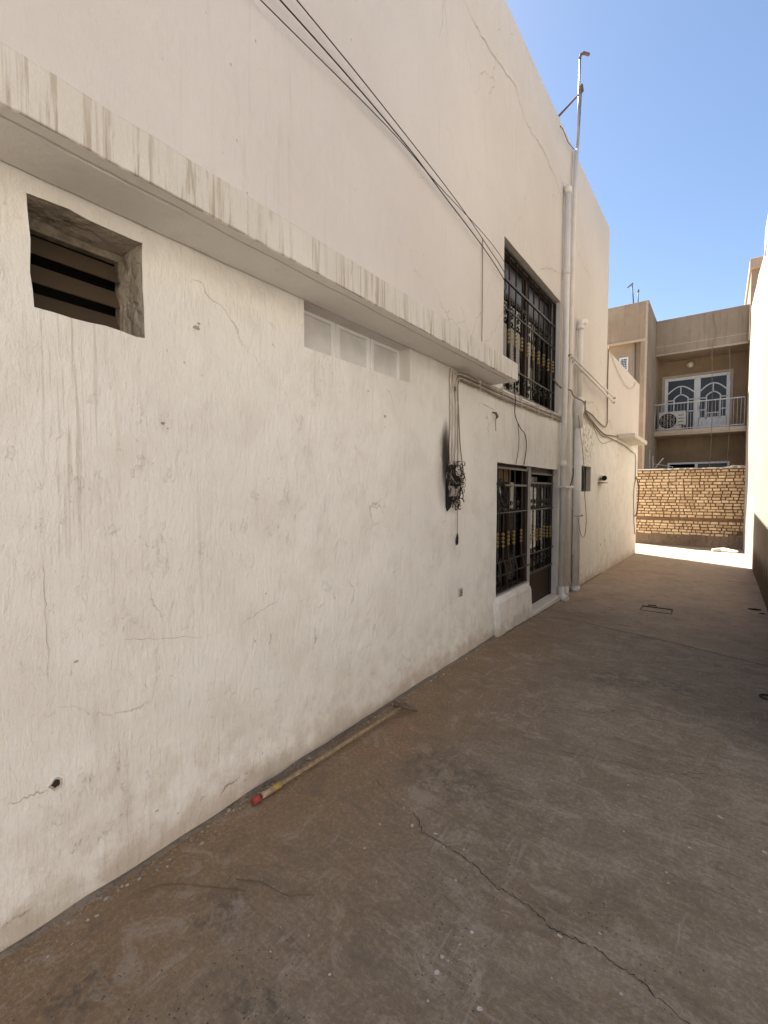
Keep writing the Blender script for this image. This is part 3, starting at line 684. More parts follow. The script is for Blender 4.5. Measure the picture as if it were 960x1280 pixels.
# ================================================================== ANNEXE
annex = empty('annexe', (XW, 13.2, -.2), 'lower cream annexe joined to the far end of the white house', 'annexe')
mb = MB(); wall_sheet(mb, 10.752, 15.6, lambda y: -.5, lambda y: 4.66 + (y - 10.84) * .03, [], .1, 3.0)
mb.mi = 1
for pts, a, b_ in (([(10.8, 3.05), (11.2, 3.2), (11.5, 2.98)], .01, .02),):
    gstrip(mb, pts, a, b_, .02, 10, seed=3, fn=wf)
mb.mi = 2
for (y, z, r) in ((12.3, 2.5, .03), (10.95, .55, .03), (12.6, 1.1, .015)):
    mb.poly([wpt(y + r*1.7*rr.uniform(.6, 1.1)*math.cos(2*PI*k/7), z + r*rr.uniform(.6, 1.1)*math.sin(2*PI*k/7), .0042) for k in range(7)])
obj('wall', mb, [M['wall'], M['hair'], M['rawplaster']], annex)
mb = MB().box(-8, XW - .006, 15.4, 15.597, -.5, 4.79).box(-8, -7.8, 10.76, 15.4, -.5, 4.75); obj('rear_wall', mb, M['wall'], annex)
mb = MB().box(-7.8, XW - .02, 10.76, 15.4, 4.0, 4.15).box(XW-.2, XW-.02, 10.76, 15.4, 4.15, 4.65); obj('roof', mb, M['roof'], annex)
mb = MB().box(XW + .002, -1.63, 12.1, 14.3, 2.885, 2.99, .008); obj('canopy_slab', mb, M['fascia'], annex)

# ================================================================== RIGHT WALL
def XR(y): return .598 + max(0, min(y, 13.8) - 8.43) * .0123 if y > 8.43 else .598
rw = empty('boundary_wall', (.66, 10, -.2), 'tall sunlit cream wall with dark splashed base along the right of the yard', 'wall')
mb = MB(); ys = frange(3.6, 19.45, .15); zs = frange(-.6, 1, .1) + frange(1.2, 7.0, .2)[0:]  # unseen near stretch runs this far to dim the house wall opposite
def ztr(y): return 6.9 if y < 12 else 6.9 + (y - 12) * .105
nz = len(zs)
for y in ys:
    for z in zs:
        zz = z * 1.0 if z < 6.9 else z; zz = z if z <= 5 else 5 + (z - 5) / 2.0 * (ztr(y) - 5)
        mb.v.append((XR(y) + .012 * noise.noise(Vector((9, y * .8, zz * .8))) + .004 * noise.noise(Vector((9, y * 4, zz * 4))), y, zz))
for i in range(len(ys) - 1):
    for j in range(nz - 1): a = i*nz + j; mb.face([a, a+1, a+nz+1, a+nz], True)
b = len(mb.v)
for y in ys: mb.v += [(XR(y) + .25, y, ztr(y)), (XR(y) + .25, y, -.6)]
for i in range(len(ys) - 1):
    mb.face([i*nz+nz-1, b+2*i, b+2*i+2, (i+1)*nz+nz-1]); mb.face([b+2*i, b+2*i+1, b+2*i+3, b+2*i+2])
e = len(ys) - 1
mb.face([e*nz + j for j in range(nz)] + [b+2*e, b+2*e+1]); mb.face([j for j in range(nz)][::-1] + [b+1, b])
obj('wall_panel', mb, M['right'], rw)
mb = MB().box(.64, .9, 3.6, 13.3, 6.8, 7.38, .02)
obj('coping', mb, M['rawplaster'], rw)

# added wall in the unseen side yard, bounces sunlight onto the near house wall
mb = MB().box(6.0, 6.3, -12, 3.8, -.3, 6.2, .02); mb.box(.86, 6.0, 3.6, 3.85, -.3, 6.2); tag(obj('bounce_wall', mb, M['wall']), 'added cream wall out of view on the right, bouncing sunlight onto the house wall', 'wall')
# ================================================================== BRICK WALL
YB = 19.5
bw = empty('brick_wall', (-.7, YB, -.34), 'low yellow brick wall with a muddy footing closing off the end of the yard', 'wall')
mb = MB().box(-2.6, .72, YB + .045, YB + .22, -.5, 2.42); obj('mortar_bed', mb, M['mortar'], bw)
mb = MB(); rb = random.Random(11); z = .06; row = 0
while z < 2.36:
    h = .079 + rb.uniform(-.007, .007)
    x = -2.62 - rb.uniform(0, .2)
    gap = row == 5 or row == 30
    while x < .70 and not gap:
        L = rb.choice((.19, .20, .21, .10, .10, .22)) + rb.uniform(-.006, .006)
        if row > 1 or x < .35 + rb.uniform(-.2, .2):
            x0, x1 = max(x, -2.58), min(x + L, .705)
            if x1 - x0 > .04:
                dz = rb.uniform(-.006, .006); dy = rb.uniform(-.014, .018); mb.t = min(1, max(0, rb.gauss(.55, .25) - (.35 if z > 2.1 else 0)))
                mb.box(x0, x1, YB + dy, YB + .065, z + dz, z + dz + h, .008)
        x += L + rb.uniform(.020, .038)
    z += h + .027; row += 1
obj('bricks', mb, M['brick'], bw)
mb = MB(); xs = frange(-2.6, .71, .07)
for x in xs:
    for q, (dy, zz) in enumerate(((.03, .12), (-.015, .04), (-.03, -.1), (-.05, -.25), (-.10, -.40))):
        mb.v.append((x, YB + dy + .02 * noise.noise(Vector((x * 5, q * 1.7, 0))), zz + (.05 * noise.noise(Vector((x * 3, q, 3))) if q < 3 else 0)))
for i in range(len(xs) - 1):
    for q in range(4): a = i*5 + q; mb.face([a, a+5, a+6, a+1], True)
obj('footing', mb, M['plinth'], bw)
mb = MB(); xs = frange(-2.62, .72, .1)
for x in xs:
    t = .025 * noise.noise(Vector((x * 2.2, 1, 0))) + (.05 if x > .3 else 0)
    mb.v += [(x, YB - .02, 2.40), (x, YB - .02, 2.445 + t), (x, YB + .24, 2.445 + t), (x, YB + .24, 2.40)]
for i in range(len(xs) - 1):
    for q in range(4): a = i*4; mb.face([a+q, a+(q+1) % 4, a+4+(q+1) % 4, a+4+q])
mb.face([0, 1, 2, 3]); a = 4*(len(xs)-1); mb.face([a+3, a+2, a+1, a])
obj('coping', mb, M['fascia'], bw)

# ================================================================== FAR HOUSE
YF, YR_, YWG = 23.6, 25.0, 20.87
fh = empty('tan_house', (-.8, YF, -.4), 'tan rendered two storey house with a balcony behind the brick wall', 'house')
# back wall of the recess, with openings for the balcony doors and the window below
def wall_xz(mb, x0, x1, z0, z1, Y, T, hs):
    xs = sorted({x0, x1} | {h[0] for h in hs} | {h[1] for h in hs}); zs = sorted({z0, z1} | {h[2] for h in hs} | {h[3] for h in hs})
    for a, b in zip(xs[:-1], xs[1:]):
        for c, d in zip(zs[:-1], zs[1:]):
            if any(h[0] < (a+b)/2 < h[1] and h[2] < (c+d)/2 < h[3] for h in hs): continue
            mb.poly([(a, Y, c), (b, Y, c), (b, Y, d), (a, Y, d)])
    for h in hs:
        for (p, q) in (((h[0], h[2]), (h[1], h[2])), ((h[1], h[2]), (h[1], h[3])), ((h[1], h[3]), (h[0], h[3])), ((h[0], h[3]), (h[0], h[2]))):
            mb.poly([(p[0], Y, p[1]), (q[0], Y, q[1]), (q[0], Y+T, q[1]), (p[0], Y+T, p[1])])
mb = MB(); wall_xz(mb, -2.5, .95, -.5, 7.56, YR_, .12, [(-2.20, .23, 4.25, 6.80), (-2.0, .30, 1.3, 2.93)])
obj('recess_wall', mb, M['brown'], fh)
mb = MB().box(-2.70, -2.455, YWG + .02, YR_ + .3, -.5, 9.12); mb.box(-2.453, .76, YF, YF + .2, 7.555, 9.085, .01); obj('parapet', mb, M['tan'], fh)
mb = MB().box(-2.453, .765, YF - .03, YF - .002, 7.545, 7.62, .006).box(-2.453, .76, YF - .012, YF - .001, 7.93, 7.96); obj('parapet_trim', mb, M['tan_trim'], fh)
mb = MB().box(-2.45, .95, YF + .2, YR_ + .1, 7.56, 7.7); mb.box(-8, 6, YR_ + .12, 33, 8.6, 8.8); mb.box(-8, 6, YR_ + .12, 33, 3.85, 4.0); obj('roof', mb, M['tan'], fh)
mb = MB().box(.78, 1.0, YF - .2, YR_ + .1, -.5, 9.0); mb.box(1.0, 6, YR_ - .1, YR_ + .1, -.5, 9.0); mb.box(-8, 6, 32.8, 33, -.5, 9.0); mb.box(-8, -7.8, YR_, 32.8, -.5, 9.0)
mb.box(-7.8, -2.5, YR_ + .02, YR_ + .2, -.5, 8.9)
obj('side_wall', mb, M['brown'], fh)
# wing that stands forward on the left
mb = MB().box(-4.3, -2.49, YWG, YWG + .25, 7.62, 9.12, .008)
obj('wing_parapet', mb, M['tan'], fh)
mb = MB().box(-4.3, -2.47, YWG - .035, YWG - .003, 7.56, 7.66, .006).box(-2.545, -2.465, YWG - .03, YWG + .015, 7.665, 9.10, .005).box(-2.545, -2.465, YWG - .03, YWG + .015, -.5, 7.555, .005); obj('wing_trim', mb, M['tan_trim'], fh)
mb = MB().box(-4.3, -2.72, YWG + .30, YWG + .45, -.5, 7.61); mb.box(-4.3, -2.71, YWG+.26, YR_, 7.61, 7.75); mb.box(-4.3, -4.1, YWG + .45, YR_, -.5, 9.1)
mb.box(-2.70, -2.546, YWG, YWG + .29, -.5, 7.61)
obj('wing_wall', mb, M['tan'], fh)
wv = obj('wing_window', MB().box(-3.50, -3.17, YWG + .27, YWG + .298, 7.04, 7.10).box(-3.50, -3.17, YWG + .27, YWG + .298, 6.56, 6.62).box(-3.50, -3.45, YWG + .27, YWG + .298, 6.62, 7.04).box(-3.22, -3.17, YWG + .27, YWG + .298, 6.62, 7.04), M['white'], fh)
lat = MB()
for i in range(4):
    lat.bar((-3.44 + .06*i, YWG + .285, 6.63), (-3.40 + .06*i, YWG + .285, 7.03), .012, .008, Vector((0, 1, 0))); lat.bar((-3.22, YWG + .285, 6.68 + .09*i), (-3.45, YWG + .285, 6.72 + .09*i), .012, .008, Vector((0, 1, 0)))
obj('lattice', lat, M['white'], wv); obj('pane', MB().box(-3.45, -3.22, YWG + .29, YWG + .296, 6.62, 7.04), M['glass'], wv)
# balcony
bal = obj('balcony', MB().box(-2.45, .775, YF - .02, YR_ - .01, 4.05, 4.24, .01).box(-2.453, .777, YF - .05, YF - .02, 4.12, 4.27, .008), M['tan_trim'], fh)
obj('top_rail', MB().box(-2.45, .72, YF, YF + .05, 5.40, 5.45, .004), M['rail'], bal)
obj('bottom_rail', MB().box(-2.45, .72, YF + .01, YF + .04, 4.32, 4.35), M['rail'], bal)
for i in range(27):
    x = -2.43 + i * .121; r = .018 if i in (0, 13, 26) else .0075
    obj('baluster', MB().tube([(x, YF + .025, 4.24), (x, YF + .025, 5.41)], r, 6), M['rail'], bal)
# balcony doors: white frames with arched glazing bars
dw = empty('balcony_doors', Vector((-.98, YR_, 4.25)) - wloc(fh)); dw.parent = fh
Y = YR_ + .02; U = Vector((0, 1, 0))
obj('door_frame', MB().box(-2.20, -2.12, Y, Y + .07, 4.25, 6.80).box(.15, .23, Y, Y + .07, 4.25, 6.80).box(-2.12, .15, Y, Y + .07, 6.72, 6.80).box(-1.02, -.88, Y - .005, Y + .07, 4.25, 6.72), M['white'], dw)
obj('outer_trim', MB().box(-2.30, -2.21, YR_ - .03, YR_ - .002, 4.25, 6.90).box(.24, .33, YR_ - .03, YR_ - .002, 4.25, 6.90).box(-2.21, .24, YR_ - .03, YR_ - .002, 6.81, 6.90), M['tan_trim'], dw)
def leaf(a, b, zlow, door):
    m = MB(); c = (a + b) / 2; W = b - a; w_ = .05; yy = Y + .035
    def B(p, q, w=w_): m.bar((p[0], yy, p[1]), (q[0], yy, q[1]), w, .04, U)
    B((a + .025, zlow), (a + .025, 6.72)); B((b - .025, zlow), (b - .025, 6.72)); B((a, 6.70), (b, 6.70)); B((a, zlow + .03), (b, zlow + .03), .07)
    arc = lambda x0, x1, z0, r: [(x0 + (x1-x0)*t/12, yy, z0 + r * math.sin(PI*t/12)) for t in range(13)]
    m.path(arc(a + .05, b - .05, 6.10, .30), w_, .04, U)
    i0, i1 = a + W*.27, b - W*.24
    m.path(arc(i0, i1, 5.86, .16), w_, .04, U)
    B((i0, zlow), (i0, 5.86)); B((i1, zlow), (i1, 5.86)); B((c, 6.0), (c, 6.38), .04)
    for zz in (5.78, 5.25): B((a, zz), (i0, zz), .045); B((i1, zz), (b, zz), .045)
    B((i0, 5.1), (i1, 5.1), .035)
    for t in range(1, 6): B((i0 + (i1-i0)*t/6, 4.86), (i0 + (i1-i0)*t/6, 5.09), .014)
    lf = obj('door_leaf', m, M['white'], dw)
    obj('pane', MB().box(a + .03, b - .03, yy + .022, yy + .03, zlow, 6.70), M['glass'], lf)
    if door:
        obj('bottom_panel', MB().box(a + .01, b - .01, yy - .015, yy + .02, 4.26, zlow + .02, .01).box(a + .1, b - .1, yy - .025, yy - .014, 4.4, zlow - .1, .008), M['white'], lf)
        obj('handle', MB().box(a + .015, a + .045, yy - .06, yy - .02, 5.3, 5.45, .005), M['steel'], lf)
    return lf
leaf(-2.12, -1.02, 4.27, False); leaf(-.88, .15, 4.85, True)
# window below the balcony
lw2 = obj('ground_floor_window', MB().box(-2.0, .30, YR_ + .02, YR_ + .08, 2.85, 2.93).box(-2.0, -1.93, YR_ + .02, YR_ + .08, 1.3, 2.85).box(.22, .30, YR_ + .02, YR_ + .08, 1.3, 2.85).box(-.95, -.84, YR_ + .02, YR_ + .08, 1.3, 2.85).box(-1.93, -.95, YR_ + .03, YR_ + .07, 2.64, 2.68), M['white'], fh)
obj('pane', MB().box(-1.93, -.95, YR_ + .05, YR_ + .055, 1.3, 2.64), M['glass'], lw2); obj('pane', MB().box(-.84, .22, YR_ + .05, YR_ + .055, 1.3, 2.85), M['glass'], lw2)
obj('room_shade_sheet', MB().box(-2.3, .5, YR_ + .5, YR_ + .51, 1, 7.2), M['dark'], fh)  # black sheet stands in for the unlit rooms of the far house

# air conditioner on the balcony
ac = empty('air_conditioner', (-1.8, 24.25, 4.24), 'cream outdoor air conditioner unit with round dark fan on the balcony', 'air conditioner')
a0, a1, yf = -2.33, -1.30, 24.1
obj('case', MB().box(a0, a1, yf, yf + .36, 4.32, 5.16, .025), M['acw'], ac)
fc = (-1.97, 4.745)
def disc(m, r, y, n=28): m.poly([(fc[0] + r*math.cos(2*PI*k/n), y, fc[1] + r*math.sin(2*PI*k/n)) for k in range(n)][::-1])
m = MB(); disc(m, .335, yf - .004); fanb = obj('fan_opening', m, M['dark'], ac)  # disc painted black for the shade inside the fan housing
m = MB()
for k in range(5):
    a = 2*PI*k/5
    m.poly([(fc[0], yf - .012, fc[1]), (fc[0] + .29*math.cos(a), yf - .008, fc[1] + .29*math.sin(a)), (fc[0] + .30*math.cos(a+.5), yf - .016, fc[1] + .30*math.sin(a+.5)), (fc[0] + .2*math.cos(a+.7), yf - .016, fc[1] + .2*math.sin(a+.7))])
obj('fan_blades', m, M['railgrey'], ac)
m = MB()
for r in (.335, .26, .18, .10): m.tube([(fc[0] + r*math.cos(2*PI*k/28), yf - .03, fc[1] + r*math.sin(2*PI*k/28)) for k in range(29)], .0035, 5, cap=False)
for k in range(12): a = 2*PI*k/12; m.tube([(fc[0] + .06*math.cos(a), yf - .03, fc[1] + .06*math.sin(a)), (fc[0] + .335*math.cos(a), yf - .025, fc[1] + .335*math.sin(a))], .002, 4)
obj('fan_guard', m, M['acw'], ac)
m = MB()
for i in range(4): m.box(-1.57, -1.38, yf - .012, yf - .001, 4.95 - i*.14, 4.985 - i*.14, .004)
m.box(-1.44, -1.27, yf - .05, yf - .001, 4.36, 4.52, .01)
obj('side_panel', m, M['railgrey'], ac)
for x in (-2.2, -1.45): obj('foot', MB().box(x - .04, x + .04, yf - .02, yf + .38, 4.243, 4.318), M['rust'], ac)
m = empty('ceiling_lamp', (-1.24, 24.75, 7.5), 'small round brass lamp over the balcony doors', 'lamp')
obj('lamp_base', MB().tube([(-1.24, YR_ - .002, 7.30), (-1.24, YR_ - .05, 7.30)], [.17, .15], 18), M['lampb'], m)
obj('lamp_shade', MB().tube([(-1.24, YR_ - .052, 7.30), (-1.24, YR_ - .10, 7.30), (-1.24, YR_ - .12, 7.30)], [.12, .10, .04], 16), M['lampg'], m)

# antennas, pipe on the wing, leaning boards
m = MB().tube([(-3.02, YWG + .4, 8.7), (-3.06, YWG + .4, 9.4), (-3.125, YWG + .4, 10.07)], .022, 6); m.bar((-3.28, YWG + .4, 9.93), (-3.08, YWG + .4, 10.07), .035, .03, U); m.bar((-3.12, YWG + .3, 10.02), (-3.12, YWG + .55, 10.05), .025, .02)
tag(obj('antenna', m, M['railgrey']), 'leaning thin antenna mast with short crossarm on the tan roof edge', 'antenna')
m = MB().tube([(-2.885, YWG + .4, 8.7), (-2.885, YWG + .4, 9.78)], .018, 6); m.tube([(-2.885, YWG + .4, 9.66), (-2.885, YWG + .4, 9.74)], .035, 6)
tag(obj('roof_rod', m, M['railgrey']), 'short upright metal rod on the tan roof beside the antenna', 'rod')
m = MB().tube([(-2.955, YWG + .25, -.3), (-2.955, YWG + .25, 7.58)], .045, 8); tag(obj('drain_pipe', m, M['tan_trim']), 'pale vertical pipe running down the tan wing wall beside the lattice window', 'pipe')
for i, (x0, x1, w_, l) in enumerate(((-2.40, -2.28, .10, 'wide grey plank leaning in the dark corner left of the far house door'), (-2.24, -2.15, .05, 'narrow grey plank leaning beside the wide one in the dark corner of the far house'))):
    p = MB().bar((x1, 21.6, -.3), (x0 - .08, 22.3, 3.35 - i * .25), w_, .03, Vector((0, 1, 0)))
    tag(obj('plank', p, M['rail']), l, 'plank', 'planks leaning behind the brick wall')
p = MB().tube([(-2.35, 21.9, 2.35), (-1.92, 22.0, 2.98)], .028, 6); p.tube([(-2.32, 21.9, 2.3), (-2.25, 21.9, 2.75), (-1.6, 22.2, 2.62)], .014, 6); p.tube([(-2.35, 21.9, 2.35), (-2.35, 21.95, -.3)], .02, 6); p.tube([(-1.6, 22.2, 2.62), (-1.6, 22.2, -.3)], .014, 6)
tag(obj('metal_frame', p, M['rail']), 'bent pale metal frame sticking up behind the brick wall', 'frame')
# building further back on the right
bh = empty('distant_house', (4, 32, -.4), 'tall tan house with a thick roof slab showing above the right wall', 'house')
obj('wall', MB().box(.98, 8, 30.2, 38, -.5, 12.85), M['tan'], bh); obj('roof_slab', MB().box(.90, 8.2, 30, 38.2, 12.85, 13.35, .02), M['tan_trim'], bh)

# ================================================================== PIPES ON THE HOUSE
XP1 = -1.955
def ring(m, x, y, z, r, h=.03): m.tube([(x, y, z - h/2), (x, y, z + h/2)], r, 14)
pa = empty('drain_pipe', (XP1, 7.31, 0), 'cream downpipe with splayed foot right beside the door', 'pipe')
ya = 7.30
obj('pipe', MB().tube([(XP1, ya, .09), (XP1, ya + .012, 3), (XP1, ya, 6.10)], .044, 14).tube([(XP1, ya, 2.0), (XP1, ya, 2.09)], .051, 14).tube([(XP1, ya+.005, 4.9), (XP1, ya+.005, 4.99)], .051, 14), M['pipe'], pa)
obj('elbow', MB().tube([(XP1, ya, .16), (XP1, ya, .09), (XP1 + .01, ya - .01, .03), (XP1 + .05, ya - .03, -.01), (XP1 + .11, ya - .05, -.02)], [.051, .051, .053, .055, .057], 14), M['pipe'], pa)
obj('cap', MB().tube([(XP1, ya, 6.08), (XP1, ya, 6.16), (XP1 - .02, ya, 6.20)], [.054, .054, .04], 14), M['pipe'], pa)
obj('strap', MB().box(XW, XP1 + .065, ya - .075, ya + .42, 1.69, 1.72), M['pipe'], pa)
pb = empty('drain_pipe', (XP1, 7.66, 0), 'thin cream pipe rising past the roof between two thicker downpipes', 'pipe')
yb = 7.64
obj('pipe', MB().tube([(XP1 - .01, yb, -.03), (XP1 - .01, yb, 3.2), (XP1 - .01, yb + .06, 6.0), (XP1, yb + .10, 6.97)], .033, 12), M['pipe'], pb)
obj('elbow', MB().tube([(XP1 - .01, yb, .10), (XP1 - .01, yb, .0), (XP1 + .02, yb - .02, -.04)], .045, 12), M['pipe'], pb)
cj = MB().box(XW, XP1 + .02, yb - .05, yb + .05, 1.52, 1.70, .01); obj('joint_box', cj, M['pipe'], pb)
ps = empty('roof_mast', (XP1 + .02, 7.8, 6.4), 'galvanised mast with bent tip standing above the roof edge against the sky', 'mast')
obj('mast_pole', MB().tube([(XP1 + .005, 7.75, 6.9), (XP1 + .03, 7.72, 8.30)], .015, 10), M['steel'], ps)
obj('bent_tip', MB().tube([(XP1 + .03, 7.72, 8.29), (XP1 + .035, 7.725, 8.36), (XP1 + .06, 7.80, 8.43), (XP1 + .08, 8.02, 8.56)], [.017, .019, .022, .024], 10), M['rust'], ps)
obj('second_pole', MB().tube([(XP1, 7.765, 6.75), (XP1 + .02, 7.85, 7.98)], .019, 10), M['steel'], ps)
obj('clamp', MB().tube([(XP1 + .025, 7.84, 7.90), (XP1 + .025, 7.84, 8.0)], [.04, .025], 8), M['rust'], ps)
obj('brace', MB().tube([(XP1 + .02, 7.80, 7.86), (XW - .1, 7.0, 6.98)], .016, 8), M['rust'], ps)
m = MB(); pts = [(XW - .05, 6.98, 7.0), (XW + .03, 7.1, 6.9), (XW + .05, 7.3, 6.83), (XW + .06, 7.6, 6.9)]; m.tube(pts, .005, 5)
tag(obj('cable', m, M['cable']), 'short black wire hanging from the roof edge to the mast foot', 'cable')
pc = empty('drain_pipe', (-1.94, 8.15, -.1), 'thick lower downpipe with a wide collar farthest right of the group by the door', 'pipe')
yc, XC = 8.16, -1.95
obj('pipe', MB().tube([(XC, yc, gz(-1.9, yc)), (XC, yc, 2.95)], .064, 18), M['pvc'], pc)
obj('collar', MB().tube([(XC, yc, 2.70), (XC, yc, 2.93), (XC, yc, 2.96), (XC, yc, 3.16), (XC, yc, 3.2)], [.072, .072, .088, .088, .05], 18), M['pvc'], pc)
obj('foot_collar', MB().tube([(XC, yc, -.09), (XC, yc, .02)], .072, 18), M['pvc'], pc)
pd = empty('drain_pipe', (-1.95, 8.15, 3.2), 'slim upper pipe ending in a small side spout above the wide collar', 'pipe')
yd = 8.19
obj('pipe', MB().tube([(-1.95, yd, 3.15), (-1.95, yd, 4.42)], .045, 12).tube([(-1.95, yd, 4.33), (-1.95, yd, 4.40)], .056, 12), M['pvc'], pd)
obj('spout', MB().tube([(-1.95, yd, 4.38), (-1.95, yd + .01, 4.46), (-1.93, yd + .09, 4.49), (-1.92, yd + .17, 4.50)], [.045, .05, .05, .05], 12).tube([(-1.919, yd + .172, 4.50), (-1.918, yd + .176, 4.50)], .04, 12), M['pvc'], pd)
# pair of conduits that stand off the wall past its far corner
for i, (y0, z0_, y1, z1_, dx, l) in enumerate(((7.52, 3.74, 10.9, 3.64, .10, 'upper of two parallel cream conduits standing off the wall past its corner'), (7.62, 3.66, 10.75, 3.52, .115, 'lower of two parallel cream conduits standing off the wall past its corner'))):
    t = empty('conduit', (XW + dx, (y0 + y1) / 2, z1_), l, 'conduit', 'conduits across the upper wall')
    obj('tube', MB().tube([(XW + dx, y0, z0_), (XW + dx + .03, y1, z1_)], .019, 10), M['pipe'], t)
    obj('bracket', MB().tube([(XW, y0 + .03, z0_ + .02), (XW + dx, y0 + .03, z0_ + .02)], .016, 6).tube([(XW + dx + .03, y1 - .005, z1_), (XW + dx + .03, y1 + .05, z1_)], .025, 10), M['rust'], t)
t = MB().box(XW, XW + .045, 7.45, 7.58, 3.35, 3.95, .008); tag(obj('cable_bracket', t, M['pipe']), 'narrow cream bracket plate holding the conduit ends beside the downpipes', 'bracket')
# short pipe stub and its dark mouth
t = empty('pipe_stub', (-1.95, 10.2, 1.88), 'short white pipe stub poking out of the wall past the small window', 'pipe')
obj('pipe', MB().tube([(XW - .02, 10.62, 1.92), (-1.91, 10.18, 1.90)], .055, 12, cap=False), M['pvc'], t)
obj('dark_mouth', MB().tube([(-1.915, 10.20, 1.901), (-1.9165, 10.206, 1.9013)], .048, 12), M['dark'], t)  # black plug colours in the shade inside the stub
obj('bracket', MB().box(XW, -1.9, 10.1, 10.5, 1.80, 1.815), M['rust'], t)

# ================================================================== CABLES
def cable(name, pts, r, mat, label, group=None, cat='cable', n=6, sub=6):
    P = [Vector(p) for p in pts]; Q = []
    for i in range(len(P) - 1):
        p0 = P[max(i-1, 0)]; p1 = P[i]; p2 = P[i+1]; p3 = P[min(i+2, len(P)-1)]
        for k in range(sub):
            t = k / sub
            Q.append(.5 * ((2*p1) + (-p0+p2)*t + (2*p0-5*p1+4*p2-p3)*t*t + (-p0+3*p1-3*p2+p3)*t*t*t))
    Q.append(P[-1]); return tag(obj(name, MB().tube(Q, r, n), mat), label, cat, group)
XK = XW + .05
G1 = 'overhead cables running into the upper window'
cable('overhead_cable', [(XK, -5, 3.55), (XK, -1, 4.02), (XK, 1.56, 4.16), (XK, 2.70, 4.22), (XK, 3.42, 4.20), (XK, 4.4, 4.20), (XK - .02, 4.96, 4.16), (XK - .08, 5.1, 4.12)], .0032, M['cable'], 'lowest and thinnest of the three black cables crossing the upper wall', G1)
cable('overhead_cable', [(XK, -5, 4.1), (XK, -1, 4.22), (XK, 1.70, 4.27), (XK, 2.9, 4.24), (XK, 3.5, 4.17), (XK, 4.4, 4.06), (XK - .02, 4.97, 3.96), (XK - .08, 5.1, 3.92)], .0046, M['cable'], 'middle and thickest of the three black cables crossing the upper wall', G1)
cable('overhead_cable', [(XK, -5, 4.62), (XK, -1, 4.45), (XK, 1.82, 4.37), (XK, 2.9, 4.31), (XK, 3.8, 4.23), (XK, 4.4, 4.13), (XK - .02, 4.97, 4.05), (XK - .08, 5.1, 4.0)], .0038, M['cable'], 'uppermost of the three black cables crossing the upper wall', G1)
cable('thin_wire', [(XW + .012, 4.41, 4.20), (XW + .014, 4.413, 3.7), (XW + .012, 4.416, 2.96)], .0045, M['wireb'], 'thin brown wire dropping down the upper wall to the ledge')
G2 = 'cable bundle under the ledge and window'
lab = ['topmost', 'second from top', 'middle', 'second from bottom', 'lowest']
rc = random.Random(2)
for i in range(5):
    z = 2.768 - i * .021; y0 = 3.80 + i * .015
    pts = [(XW + .02, y0, z - .12 - .02*i), (XW + .02, y0 + .03, z - .02)]
    yy = 4.1
    while yy < 7.3:
        t = (yy - 4.1) / 3.2; pts.append((XW + .022 + rc.uniform(-.004, .006), yy, z - .015 * math.sin(PI * t) + .03 * t + rc.uniform(-.006, .006))); yy += .32
    pts.append((XW + .02, 7.30, z + .02))
    cable('wall_cable', pts, .009 if i % 2 else .0075, M['wirew'] if i in (0, 1, 3) else M['wireb'], lab[i] + ' cable of the bundle running below the ledge to the downpipe', G2, sub=4)
for i, y in enumerate((4.35, 4.95, 5.55, 6.2, 6.8)):
    tag(obj('cable_clip', MB().box(XW, XW + .035, y - .006, y + .006, 2.67, 2.80), M['wirew']), ['clip nearest the upright wires', 'clip just under the ledge end', 'clip under the near side of the barred upper window', 'clip under the middle of the barred upper window', 'clip nearest the downpipe'][i] + ' on the cable bundle', 'clip', 'cable clips')
G3 = 'upright cables feeding the burnt box'
for i, (y, r, mt, z1_, l) in enumerate(((3.745, .010, 'wirew', 1.90, 'leftmost cream cable above the burnt box'), (3.785, .007, 'wirew', 1.92, 'second cream cable above the burnt box'), (3.845, .009, 'wirew', 1.80, 'third cream cable above the burnt box'), (3.885, .006, 'wireb', 1.86, 'brown cable above the burnt box'))):
    pts = [(XW + .018, y, 2.76)]
    for k in range(1, 7): pts.append((XW + .018 + rc.uniform(-.003, .006), y + rc.uniform(-.008, .008), 2.76 + (z1_ - 2.76) * k / 6))
    cable('upright_cable', pts, r, M[mt], l, G3)
cable('looped_wire', [(XW + .015, 3.90, 2.45), (XW + .02, 3.93, 2.1), (XW + .03, 3.975, 1.86), (XW + .035, 3.99, 1.76), (XW + .03, 3.94, 1.725), (XW + .02, 3.90, 1.74)], .006, M['wireb'], 'brown wire curling in a hook right of the burnt box')
cable('hanging_wire', [(XW + .02, 3.88, 1.55), (XW + .022, 3.885, 1.4), (XW + .02, 3.895, 1.22)], .0035, M['wireb'], 'thin wire hanging from the burnt box')
t = MB().tube([(XW + .02, 3.895, 1.24), (XW + .02, 3.89, 1.20), (XW + .02, 3.885, 1.155), (XW + .02, 3.882, 1.13)], [.005, .013, .014, .006], 8); tag(obj('plug', t, M['burnt']), 'small dark plug at the lower end of the hanging wire', 'plug')

